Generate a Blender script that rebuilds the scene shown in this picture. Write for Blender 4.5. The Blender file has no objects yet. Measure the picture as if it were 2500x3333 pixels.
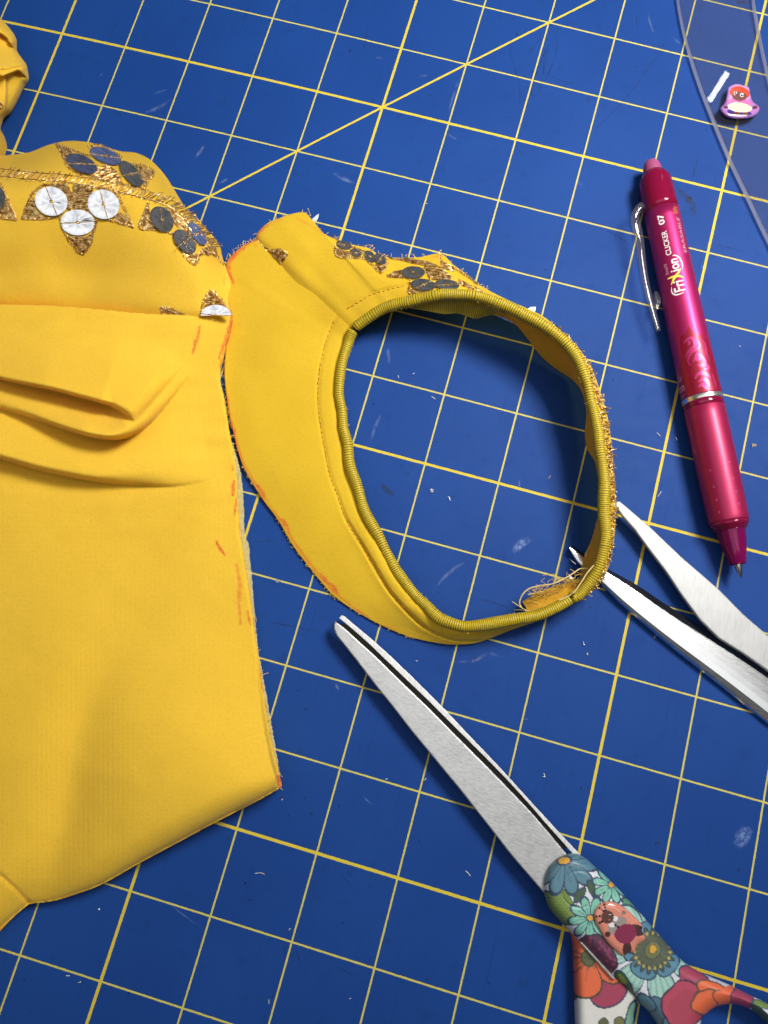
import bpy, bmesh, math, random
import numpy as np
from mathutils import Vector, Matrix

random.seed(7); rng = np.random.default_rng(7)
scene = bpy.context.scene
COL = scene.collection
S = 0.0254                       # all modelling is done in inches (the mat's own grid), linked in metres

# ---------------------------------------------------------------- camera
CAM_R = np.array([[0.9626315, 0.2704942, -0.0131712],
                  [0.2623867, -0.9436089, -0.2018799],
                  [-0.0670358, 0.19088, -0.9793217]])     # rows: right, down, forward
CAM_C = np.array([2.32149, -7.68538, 9.78259])
FPX, CU, CV = 2500.0, 1250.0, 1666.5
cam_data = bpy.data.cameras.new('camera')
cam = bpy.data.objects.new('camera', cam_data); COL.objects.link(cam)
cam_data.sensor_fit = 'VERTICAL'; cam_data.sensor_height = 36.0
cam_data.lens = 36.0 * FPX / 3333.0
cam_data.clip_start = 0.005; cam_data.clip_end = 50.0
m = Matrix.Identity(4)
for i in range(3):
    m[i][0] = CAM_R[0][i]; m[i][1] = -CAM_R[1][i]; m[i][2] = -CAM_R[2][i]; m[i][3] = CAM_C[i] * S
cam.matrix_world = m
scene.camera = cam

# ---------------------------------------------------------------- light
world = bpy.data.worlds.new('World'); scene.world = world; world.use_nodes = True
bg = world.node_tree.nodes['Background']
bg.inputs[0].default_value = (0.95, 0.97, 1.0, 1); bg.inputs[1].default_value = 0.055

def area(name, loc, target, sx, sy, power, color=(1, 1, 1), roll=0.0):
    l = bpy.data.lights.new(name, 'AREA'); l.shape = 'RECTANGLE'; l.size = sx * S; l.size_y = sy * S
    l.energy = power; l.color = color
    o = bpy.data.objects.new(name, l); COL.objects.link(o)
    o.location = Vector(loc) * S
    q = (Vector(target) - Vector(loc)).to_track_quat('-Z', 'Y')
    o.rotation_euler = (q.to_matrix().to_4x4() @ Matrix.Rotation(roll, 4, 'Z')).to_euler()
    return o
lamp = area('work_lamp', (9.6, 4.8, 18.0), (1.9, -1.6, 0), 6.4, 6.4, 1.33, (1.0, 0.985, 0.95))
lamp.data.spread = math.radians(102)
area('ceiling_panel', (22.0, 2.0, 72.0), (3, -4, 0), 44, 26, 3.0, (0.97, 0.98, 1.0))
area('ceiling_panel', (-22.0, -15.0, 72.0), (-3, -4, 0), 54, 62, 6.6, (0.97, 0.98, 1.0))
# a slim tube lamp at the far side of the room; its mirror image shows in the clear ruler (placed below, once AT exists)

scene.view_settings.view_transform = 'Standard'
scene.view_settings.look = 'None'
scene.view_settings.exposure = 0.07
scene.view_settings.gamma = 1.0
scene.view_settings.use_curve_mapping = False
scene.render.engine = 'CYCLES'
scene.cycles.max_bounces = 10
scene.cycles.transparent_max_bounces = 16

# ---------------------------------------------------------------- geometry helpers
def AT(u, v, z):
    """world point (inches) seen at photograph position u,v at height z"""
    u, v, z = np.broadcast_arrays(np.asarray(u, float), np.asarray(v, float), np.asarray(z, float))
    d = np.stack([(u - CU) / FPX, (v - CV) / FPX, np.ones_like(u)], -1) @ CAM_R
    t = (z - CAM_C[2]) / d[..., 2]
    return CAM_C + d * t[..., None]

def tube_lamp(q0, q1, width_in, height, radiance):
    """tube lamp hung at the given height where a level mirror at q0..q1 would show it"""
    ends = []
    for q in (q0, q1):
        w = AT(*q, 0.105); d = w - CAM_C; d /= np.linalg.norm(d); d[2] = -d[2]
        ends.append(w + d * (height - w[2]) / d[2])
    e0, e1 = map(Vector, ends); c = (e0 + e1) / 2; x = (e1 - e0).normalized()
    aim = Vector(AT(q0[0], q0[1], 0)) - c; z = -(aim - x * aim.dot(x)).normalized(); y = z.cross(x)
    l = bpy.data.lights.new('strip_lamp', 'AREA'); l.shape = 'RECTANGLE'; l.size = (e1 - e0).length * S; l.size_y = width_in * S
    l.energy = radiance * math.pi * l.size * l.size_y
    o = bpy.data.objects.new('strip_lamp', l); COL.objects.link(o)
    mm = Matrix.Identity(4)
    for i in range(3): mm[i][0], mm[i][1], mm[i][2], mm[i][3] = x[i], y[i], z[i], c[i] * S
    o.matrix_world = mm
tube_lamp((2308, 330), (2368, 236), 0.45, 45.6, 22.0)

def PX(w):
    y = (np.asarray(w, float) - CAM_C) @ CAM_R.T
    return np.stack([CU + FPX * y[..., 0] / y[..., 2], CV + FPX * y[..., 1] / y[..., 2]], -1)

def spline(pts, step=None, n=None, closed=False):
    """Catmull-Rom through rows of pts, resampled evenly (by the first two columns)"""
    p = np.asarray(pts, float)
    if closed: q = np.vstack([p[-1], p, p[0], p[1]])
    else: q = np.vstack([2 * p[0] - p[1], p, 2 * p[-1] - p[-2]])
    out = []
    for i in range(1, len(q) - 2):
        t = np.linspace(0, 1, 12, endpoint=False)[:, None]
        a, b, c, d = q[i - 1], q[i], q[i + 1], q[i + 2]
        out.append(0.5 * (2 * b + (c - a) * t + (2 * a - 5 * b + 4 * c - d) * t ** 2 + (3 * b - a - 3 * c + d) * t ** 3))
    out = np.vstack(out + [q[-2][None]])
    return resample(out, step, n)

def resample(p, step=None, n=None):
    p = np.asarray(p, float)
    k = min(2, p.shape[1])
    L = np.r_[0, np.cumsum(np.linalg.norm(np.diff(p[:, :k], axis=0), axis=1))]
    if n is None: n = max(2, int(L[-1] / step) + 1)
    s = np.linspace(0, L[-1], n)
    return np.stack([np.interp(s, L, p[:, j]) for j in range(p.shape[1])], -1)

def seg_dist(u, v, line, closed=False):
    """distance to polyline, signed (+ = left of travel in image, i.e. up for a left-to-right line), arclength fraction"""
    line = np.asarray(line, float)[:, :2]
    if closed: line = np.vstack([line, line[0]])
    best = np.full(u.shape, 1e9); sg = np.ones(u.shape); fr = np.zeros(u.shape)
    L = np.r_[0, np.cumsum(np.linalg.norm(np.diff(line, axis=0), axis=1))]
    nu = u.copy(); nv = v.copy()
    for i in range(len(line) - 1):
        a, b = line[i], line[i + 1]; d = b - a; l2 = d @ d
        if l2 == 0: continue
        t = np.clip(((u - a[0]) * d[0] + (v - a[1]) * d[1]) / l2, 0, 1)
        pu, pv = a[0] + t * d[0], a[1] + t * d[1]
        dist = np.hypot(u - pu, v - pv); m_ = dist < best
        best = np.where(m_, dist, best)
        sg = np.where(m_, np.sign(-(d[0] * (v - a[1]) - d[1] * (u - a[0])) + 1e-12), sg)
        fr = np.where(m_, (L[i] + t * (L[i + 1] - L[i])) / L[-1], fr)
        nu = np.where(m_, pu, nu); nv = np.where(m_, pv, nv)
    return best, sg, fr, nu, nv

def inside(u, v, poly):
    poly = np.asarray(poly, float); r = np.zeros(u.shape, bool); j = len(poly) - 1
    for i in range(len(poly)):
        xi, yi = poly[i][:2]; xj, yj = poly[j][:2]
        if yi != yj:
            r ^= ((yi > v) != (yj > v)) & (u < (xj - xi) * (v - yi) / (yj - yi) + xi)
        j = i
    return r

def sst(a, b, x):
    t = np.clip((x - a) / (b - a), 0, 1); return t * t * (3 - 2 * t)

def vnoise(u, v, scale, seed=0):
    """smooth value noise in -1..1"""
    g = np.random.default_rng(seed).uniform(-1, 1, (64, 64))
    x, y = u / scale, v / scale
    xi, yi = np.floor(x).astype(int), np.floor(y).astype(int); fx, fy = x - xi, y - yi
    fx = fx * fx * (3 - 2 * fx); fy = fy * fy * (3 - 2 * fy)
    G = lambda a, b: g[a % 64, b % 64]
    return (G(xi, yi) * (1 - fx) + G(xi + 1, yi) * fx) * (1 - fy) + (G(xi, yi + 1) * (1 - fx) + G(xi + 1, yi + 1) * fx) * fy

def link_mesh(name, verts, faces, mat, parent=None, smooth=True, attrs=None, cols=None, uv=None, mats=None, fmat=None):
    me = bpy.data.meshes.new(name)
    V = np.asarray(verts, float) * S
    org = np.zeros(3)
    if parent is not None: org = np.array(parent.location)
    else:
        org = np.array([(V[:, 0].min() + V[:, 0].max()) / 2, (V[:, 1].min() + V[:, 1].max()) / 2, V[:, 2].min()])
    V = V - org
    me.from_pydata(V.tolist(), [], [list(map(int, f)) for f in faces]); me.update()
    if smooth: me.polygons.foreach_set('use_smooth', [True] * len(me.polygons))
    for k, a in (attrs or {}).items():
        at = me.attributes.new(k, 'FLOAT', 'POINT'); at.data.foreach_set('value', np.asarray(a, np.float32))
    if cols is not None:
        at = me.color_attributes.new('paint', 'FLOAT_COLOR', 'POINT')
        at.data.foreach_set('color', np.c_[cols, np.ones(len(cols))].astype(np.float32).ravel())
    if uv is not None:
        at = me.attributes.new('coord', 'FLOAT_VECTOR', 'POINT')
        at.data.foreach_set('vector', np.c_[uv, np.zeros(len(uv))].astype(np.float32).ravel())
    if mat: me.materials.append(mat)
    for mm in mats or []: me.materials.append(mm)
    if fmat is not None: me.polygons.foreach_set('material_index', fmat)
    o = bpy.data.objects.new(name, me); COL.objects.link(o)
    if parent is not None: o.parent = parent; o.location = (0, 0, 0)
    else: o.location = org
    if parent is not None and parent.parent is not None:
        o.location = (0, 0, 0)
    return o

def tag(o, label=None, cat=None, group=None, kind=None):
    if label: o['label'] = label
    if cat: o['category'] = cat
    if group: o['group'] = group
    if kind: o['kind'] = kind
    return o

def thing(name, w, label, cat, group=None):
    o = bpy.data.objects.new(name, None); COL.objects.link(o)
    o.empty_display_size = 0.01
    o.location = Vector((float(w[0]), float(w[1]), float(w[2]))) * S
    return tag(o, label, cat, group)

def sub_mesh(name, verts, faces, mat, part, root, **k):
    """a sub-part: mesh coordinates kept relative to the root's origin (parts sit at the root's origin)"""
    me_o = link_mesh(name, verts, faces, mat, root, **k)
    me_o.parent = part
    return me_o

def blur(a, sig):
    r = int(3 * sig) + 1; k = np.exp(-0.5 * (np.arange(-r, r + 1) / sig) ** 2); k /= k.sum()
    for ax in (0, 1):
        p = np.pad(a, [(r, r) if i == ax else (0, 0) for i in (0, 1)], mode='edge')
        a = sum(k[i] * np.take(p, np.arange(i, i + a.shape[ax]), axis=ax) for i in range(2 * r + 1))
    return a

def field(poly, hfun, step, skirt_z=None, inset=0.03, soft=0.0):
    """height field on a photo-space polygon: returns verts, faces, u, v (skirt vertices appended)"""
    poly = np.asarray(poly, float)
    u0, v0 = poly.min(0) - step; u1, v1 = poly.max(0) + step
    nu, nv = int((u1 - u0) / step) + 2, int((v1 - v0) / step) + 2
    U, V = np.meshgrid(u0 + step * np.arange(nu), v0 + step * np.arange(nv), indexing='ij')
    ins = inside(U, V, poly)
    cell = ins[:-1, :-1] | ins[1:, :-1] | ins[:-1, 1:] | ins[1:, 1:]
    used = np.zeros_like(ins)
    used[:-1, :-1] |= cell; used[1:, :-1] |= cell; used[:-1, 1:] |= cell; used[1:, 1:] |= cell
    idx = -np.ones(ins.shape, int); idx[used] = np.arange(used.sum())
    uu, vv = U[used].copy(), V[used].copy(); o_ = ~ins[used]
    if o_.any():
        _, _, _, pu, pv = seg_dist(uu[o_], vv[o_], poly, True); uu[o_] = pu; vv[o_] = pv
    if soft > 0:                                          # cloth never turns a hard corner: soften the height map
        z = blur(hfun(U.ravel(), V.ravel()).reshape(U.shape), soft / step)[used]
    else: z = hfun(uu, vv)
    W = AT(uu, vv, z)
    I, J = np.nonzero(cell)
    F = np.stack([idx[I, J], idx[I, J + 1], idx[I + 1, J + 1], idx[I + 1, J]], -1)
    faces = F.tolist()
    if skirt_z is not None:
        e = {}
        for f in faces:
            for k in range(4):
                a, b = f[k], f[(k + 1) % 4]
                if (b, a) in e: del e[(b, a)]
                else: e[(a, b)] = 1
        bv = sorted({i for ab in e for i in ab}); mp = {b: len(W) + i for i, b in enumerate(bv)}
        c = W.mean(0); low = W[bv].copy(); dirn = c - low; dirn[:, 2] = 0
        dirn /= np.linalg.norm(dirn, axis=1)[:, None] + 1e-9
        low = low + dirn * inset; low[:, 2] = np.minimum(skirt_z, W[bv][:, 2] - 0.004)
        W = np.vstack([W, low]); uu = np.r_[uu, uu[bv]]; vv = np.r_[vv, vv[bv]]
        faces += [[b, a, mp[a], mp[b]] for a, b in e]
    field.z = z
    return W, faces, uu, vv

def loft(st, step, ns, zprof=None):
    """st rows: (Ou,Ov, Pu,Pv, zO, zP). surface from O (s=0) to P (s=1)"""
    R_ = spline(np.array(st, float), step=step)
    s = np.linspace(0, 1, ns)
    T = np.linspace(0, 1, len(R_))
    u = R_[:, 0:1] * (1 - s) + R_[:, 2:3] * s
    v = R_[:, 1:2] * (1 - s) + R_[:, 3:4] * s
    z = R_[:, 4:5] * (1 - s) + R_[:, 5:6] * s
    if zprof is not None: z = z + zprof(T[:, None], s[None, :], R_, u, v)
    W = AT(u, v, z)
    return R_, u, v, z, W

def grid_faces(n, k, off=0):
    f = []
    for i in range(n - 1):
        for j in range(k - 1):
            a = off + i * k + j
            f.append((a, a + k, a + k + 1, a + 1))
    return f

def tube(path, rad, sides=6, closed=False, caps=True):
    """tube mesh round 3D path (inches); rad scalar or per point"""
    p = np.asarray(path, float); n = len(p); r = np.broadcast_to(np.asarray(rad, float), (n,))
    t = np.gradient(p, axis=0); t /= np.linalg.norm(t, axis=1)[:, None] + 1e-12
    up = np.array([0, 0, 1.0])
    a = np.cross(t, up); bad = np.linalg.norm(a, axis=1) < 1e-3
    a[bad] = np.cross(t[bad], [1.0, 0, 0]); a /= np.linalg.norm(a, axis=1)[:, None]
    b = np.cross(a, t)
    an = np.linspace(0, 2 * np.pi, sides, endpoint=False)
    V = (p[:, None] + r[:, None, None] * (np.cos(an)[None, :, None] * a[:, None] + np.sin(an)[None, :, None] * b[:, None])).reshape(-1, 3)
    F = []
    for i in range(n - 1 if not closed else n):
        for j in range(sides):
            k = (j + 1) % sides; i2 = (i + 1) % n
            F.append((i * sides + j, i * sides + k, i2 * sides + k, i2 * sides + j))
    if caps and not closed:
        F.append(tuple(range(sides))[::-1]); F.append(tuple((n - 1) * sides + j for j in range(sides)))
    return V, F

class Bag:
    """collects shapes of ONE part"""
    def __init__(s): s.v = []; s.f = []; s.n = 0
    def add(s, V, F):
        s.v.append(np.asarray(V)); s.f += [tuple(i + s.n for i in f) for f in F]; s.n += len(V)
    def build(s, name, mat, parent=None, **k):
        return link_mesh(name, np.vstack(s.v), s.f, mat, parent, **k)

def ribbon(pts, w, z, step=6):
    """flat strip on the mat following photo-space points; w in photo px"""
    p = spline(pts, step=step) if len(pts) > 2 else resample(pts, step)
    t = np.gradient(p[:, :2], axis=0); t /= np.linalg.norm(t, axis=1)[:, None] + 1e-9
    nrm = np.stack([-t[:, 1], t[:, 0]], -1)
    if callable(w): ww = w(np.linspace(0, 1, len(p)))
    else: ww = np.full(len(p), float(w))
    a = p[:, :2] + nrm * ww[:, None] / 2; b = p[:, :2] - nrm * ww[:, None] / 2
    V = np.vstack([AT(a[:, 0], a[:, 1], z), AT(b[:, 0], b[:, 1], z)])
    n = len(p); F = [(i, i + 1, n + i + 1, n + i) for i in range(n - 1)]
    uv = np.vstack([np.c_[np.linspace(0, 1, n), np.zeros(n)], np.c_[np.linspace(0, 1, n), np.ones(n)]])
    return V, F, uv

def plate(name, outline, z0, z1, bevel, mat, parent=None, holes=(), res=2, smooth_line=None, mats_side=None):
    """solid plate with rounded rim from a photo-space outline (taken at its top height)"""
    cu = bpy.data.curves.new(name, 'CURVE'); cu.dimensions = '2D'; cu.fill_mode = 'BOTH'
    cu.extrude = max(1e-6, ((z1 - z0) / 2 - bevel)) * S; cu.bevel_depth = bevel * S; cu.bevel_resolution = res
    cu.offset = -bevel * S
    for ol in [outline, *holes]:
        p = np.asarray(ol, float)
        if smooth_line: p = spline(p, step=smooth_line, closed=True)[:-1]
        w = AT(p[:, 0], p[:, 1], z1)
        ar = np.sum(w[:, 0] * np.roll(w[:, 1], -1) - np.roll(w[:, 0], -1) * w[:, 1])
        if (ar < 0) != (ol is not outline): w = w[::-1]
        sp = cu.splines.new('POLY'); sp.points.add(len(w) - 1); sp.use_cyclic_u = True
        sp.points.foreach_set('co', np.c_[w[:, :2] * S, np.zeros(len(w)), np.ones(len(w))].ravel())
    tmp = bpy.data.objects.new('tmp', cu); COL.objects.link(tmp)
    bpy.context.view_layer.update()
    me = bpy.data.meshes.new_from_object(tmp.evaluated_get(bpy.context.evaluated_depsgraph_get()))
    bpy.data.objects.remove(tmp)
    co = np.zeros(len(me.vertices) * 3); me.vertices.foreach_get('co', co); co = co.reshape(-1, 3)
    co[:, 2] += (z0 + z1) / 2 * S
    f = [tuple(p_.vertices) for p_ in me.polygons]
    bpy.data.meshes.remove(me)
    o = link_mesh(name, co / S, f, mat, parent, smooth=False)
    bmx = bmesh.new(); bmx.from_mesh(o.data); bmesh.ops.remove_doubles(bmx, verts=bmx.verts, dist=1e-6)
    bmesh.ops.recalc_face_normals(bmx, faces=bmx.faces); bmx.to_mesh(o.data); bmx.free()
    for p_ in o.data.polygons: p_.use_smooth = abs(p_.normal.z) < 0.98
    return o

# ---------------------------------------------------------------- material helpers
def new_mat(name):
    mt = bpy.data.materials.new(name); mt.use_nodes = True
    nt = mt.node_tree; return mt, nt, nt.nodes['Principled BSDF'], nt.nodes, nt.links

def setp(b, **k):
    for n, v in k.items(): b.inputs[n.replace('_', ' ')].default_value = v

def N(nt, typ, **k):
    n = nt.nodes.new(typ)
    for a, v in k.items():
        if a.startswith('i') and a[1:].isdigit(): n.inputs[int(a[1:])].default_value = v
        else: setattr(n, a, v)
    return n

def math_node(nt, op, a, b=None, c=None):
    n = nt.nodes.new('ShaderNodeMath'); n.operation = op
    for i, x in enumerate((a, b, c)):
        if x is None: continue
        if isinstance(x, (int, float)): n.inputs[i].default_value = x
        else: nt.links.new(x, n.inputs[i])
    return n.outputs[0]

def mixc(nt, fac, a, b):
    n = nt.nodes.new('ShaderNodeMix'); n.data_type = 'RGBA'
    for k, x in ((0, fac), (6, a), (7, b)):
        if isinstance(x, (int, float)): n.inputs[k].default_value = x
        elif isinstance(x, tuple): n.inputs[k].default_value = x if len(x) == 4 else (*x, 1)
        else: nt.links.new(x, n.inputs[k])
    return n.outputs[2]

def obj_noise(nt, scale, detail=2.0, rough=0.5, vec=None, stretch=None):
    if vec is None: vec = N(nt, 'ShaderNodeTexCoord').outputs['Object']
    if stretch:
        mp = N(nt, 'ShaderNodeMapping'); mp.inputs['Scale'].default_value = stretch[:3]
        if len(stretch) > 3: mp.inputs['Rotation'].default_value = (0, 0, stretch[3])
        nt.links.new(vec, mp.inputs[0]); vec = mp.outputs[0]
    n = N(nt, 'ShaderNodeTexNoise'); n.inputs['Scale'].default_value = scale
    n.inputs['Detail'].default_value = detail; n.inputs['Roughness'].default_value = rough
    nt.links.new(vec, n.inputs['Vector']); return n.outputs['Fac']

def ramp(nt, fac, stops):
    r = nt.nodes.new('ShaderNodeValToRGB'); cr = r.color_ramp
    while len(cr.elements) < len(stops): cr.elements.new(0.5)
    for e, (p, c) in zip(cr.elements, stops): e.position = p; e.color = (*c, 1) if len(c) == 3 else c
    nt.links.new(fac, r.inputs[0]); return r.outputs[0]

def srgb(r, g, b):
    f = lambda c: (c / 255 / 12.92) if c / 255 <= 0.04045 else ((c / 255 + 0.055) / 1.055) ** 2.4
    return (f(r), f(g), f(b))

def cloth_mat(name, base, base2, chalk=(0.78, 0.16, 0.035), grain=1450, strength=0.34, sheerness=True, rough=0.85):
    mt, nt, b, nodes, links = new_mat(name)
    n1 = obj_noise(nt, 45, 3, 0.55); n2 = obj_noise(nt, grain, 2, 0.6)
    n3 = obj_noise(nt, grain * 0.55, 1, 0.5, stretch=(1, 3.0, 1, 0.9))
    c = mixc(nt, ramp(nt, n1, [(0.3, (0, 0, 0)), (0.7, (1, 1, 1))]), base, base2)
    g = math_node(nt, 'ADD', math_node(nt, 'MULTIPLY', n2, 0.6), math_node(nt, 'MULTIPLY', n3, 0.4))
    c = mixc(nt, math_node(nt, 'MULTIPLY', ramp(nt, g, [(0.36, (1, 1, 1)), (0.52, (0, 0, 0))]), 0.16), c,
             (base[0] * 0.6, base[1] * 0.52, base[2] * 0.3))
    a = N(nt, 'ShaderNodeAttribute', attribute_name='chalk')
    patch = ramp(nt, obj_noise(nt, 700, 2, 0.6), [(0.25, (0.35, 0.35, 0.35)), (0.6, (1, 1, 1))])
    c = mixc(nt, math_node(nt, 'MULTIPLY', a.outputs['Fac'], patch), c, chalk)
    links.new(c, b.inputs['Base Color'])
    setp(b, Roughness=rough, Sheen_Weight=0.12, Sheen_Roughness=0.5)
    b.inputs['Specular IOR Level'].default_value = 0.2
    bp = N(nt, 'ShaderNodeBump'); bp.inputs['Strength'].default_value = strength; bp.inputs['Distance'].default_value = 0.00025
    links.new(g, bp.inputs['Height']); links.new(bp.outputs[0], b.inputs['Normal'])
    out = nodes['Material Output']
    tl = N(nt, 'ShaderNodeBsdfTranslucent'); links.new(c, tl.inputs[0])
    mx = N(nt, 'ShaderNodeMixShader'); mx.inputs[0].default_value = 0.16
    links.new(b.outputs[0], mx.inputs[1]); links.new(tl.outputs[0], mx.inputs[2])
    if sheerness:
        s_ = N(nt, 'ShaderNodeAttribute', attribute_name='sheer')
        tr = N(nt, 'ShaderNodeBsdfTransparent'); tr.inputs[0].default_value = (0.95, 0.9, 0.35, 1)
        m2 = N(nt, 'ShaderNodeMixShader'); links.new(s_.outputs['Fac'], m2.inputs[0])
        links.new(mx.outputs[0], m2.inputs[1]); links.new(tr.outputs[0], m2.inputs[2])
        links.new(m2.outputs[0], out.inputs[0])
    else: links.new(mx.outputs[0], out.inputs[0])
    return mt

def clear_mat(name, tint, rough=0.03, haze=0.0, haze_col=(0.5, 0.5, 0.5), ior=1.49, glow=False):
    """clear plastic as tinted see-through with a fresnel gloss"""
    mt, nt, b, nodes, links = new_mat(name)
    nodes.remove(b)
    tr = N(nt, 'ShaderNodeBsdfTransparent'); tr.inputs[0].default_value = (*tint, 1)
    gl = N(nt, 'ShaderNodeBsdfGlossy'); gl.inputs['Roughness'].default_value = rough
    fr = N(nt, 'ShaderNodeFresnel'); fr.inputs[0].default_value = ior
    ge = N(nt, 'ShaderNodeNewGeometry')
    mx = N(nt, 'ShaderNodeMixShader')
    links.new(math_node(nt, 'MULTIPLY', fr.outputs[0], math_node(nt, 'SUBTRACT', 1.0, ge.outputs['Backfacing'])), mx.inputs[0])
    sh = tr.outputs[0]
    if haze > 0:
        df = N(nt, 'ShaderNodeBsdfTranslucent' if glow else 'ShaderNodeBsdfDiffuse'); df.inputs[0].default_value = (*haze_col, 1)
        m0 = N(nt, 'ShaderNodeMixShader'); m0.inputs[0].default_value = haze
        links.new(sh, m0.inputs[1]); links.new(df.outputs[0], m0.inputs[2]); sh = m0.outputs[0]
    links.new(sh, mx.inputs[1]); links.new(gl.outputs[0], mx.inputs[2])
    links.new(mx.outputs[0], nodes['Material Output'].inputs[0])
    return mt

def plain(name, col, rough=0.5, metal=0.0, **k):
    mt, nt, b, nodes, links = new_mat(name)
    n = obj_noise(nt, 300, 3, 0.6)
    c = mixc(nt, n, tuple(x * 0.88 for x in col), tuple(min(1, x * 1.1) for x in col))
    links.new(c, b.inputs['Base Color']); setp(b, Roughness=rough, Metallic=metal, **k)
    return mt

# ================================================================ materials
YEL = cloth_mat('yellow_crepe', (0.97, 0.60, 0.052), (0.92, 0.56, 0.044))
YEL2 = cloth_mat('yellow_crepe_cut_piece', (0.86, 0.545, 0.030), (0.79, 0.495, 0.024))
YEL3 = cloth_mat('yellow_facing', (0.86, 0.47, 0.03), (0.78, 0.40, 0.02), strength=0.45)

def gold_mat():
    mt, nt, b, nodes, links = new_mat('gold_thread')
    n = obj_noise(nt, 900, 2, 0.6)
    c = ramp(nt, n, [(0.34, (0.22, 0.085, 0.015)), (0.5, (0.66, 0.38, 0.10)), (0.64, (0.98, 0.80, 0.45))])
    links.new(c, b.inputs['Base Color']); setp(b, Metallic=0.6, Roughness=0.24)
    return mt
GOLD = gold_mat()

def sequin_mat():
    mt, nt, b, nodes, links = new_mat('silver_sequin')
    tc = N(nt, 'ShaderNodeAttribute', attribute_name='coord')
    w = N(nt, 'ShaderNodeTexNoise'); w.inputs['Scale'].default_value = 2.2; w.inputs['Detail'].default_value = 1
    links.new(tc.outputs['Vector'], w.inputs['Vector'])
    c = ramp(nt, w.outputs['Fac'], [(0.35, (0.62, 0.63, 0.66)), (0.6, (0.93, 0.93, 0.93))])
    links.new(c, b.inputs['Base Color']); setp(b, Metallic=0.95, Roughness=0.10)
    return mt
SEQ = sequin_mat()

def pipe_mat(name='ribbed_gold_piping', c_hi=(0.60, 0.44, 0.016), c_lo=(0.06, 0.038, 0.003), metal=0.12):
    mt, nt, b, nodes, links = new_mat(name)
    a = N(nt, 'ShaderNodeAttribute', attribute_name='coord')
    sx = N(nt, 'ShaderNodeSeparateXYZ'); links.new(a.outputs['Vector'], sx.inputs[0])
    fr = math_node(nt, 'FRACT', sx.outputs[0])
    d = math_node(nt, 'ABSOLUTE', math_node(nt, 'SUBTRACT', fr, 0.5))
    n = obj_noise(nt, 1500, 2, 0.7); n2 = obj_noise(nt, 120, 2, 0.6)
    hi = mixc(nt, n, tuple(x * 0.62 for x in c_hi), tuple(min(1, x * 1.35) for x in c_hi))
    hi = mixc(nt, math_node(nt, 'MULTIPLY', n2, 0.5), hi, (0.45, 0.30, 0.02))
    k = ramp(nt, math_node(nt, 'ADD', d, math_node(nt, 'MULTIPLY', math_node(nt, 'SUBTRACT', n, 0.5), 0.25)),
             [(0.31, (0, 0, 0)), (0.43, (1, 1, 1))])
    c = mixc(nt, k, hi, c_lo)
    links.new(c, b.inputs['Base Color']); setp(b, Metallic=metal, Roughness=0.55)
    b.inputs['Specular IOR Level'].default_value = 0.35
    return mt
PIPE = pipe_mat()
RIBF = pipe_mat('ribbed_inner_facing', (0.55, 0.43, 0.03), (0.10, 0.07, 0.008), 0.15)

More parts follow.
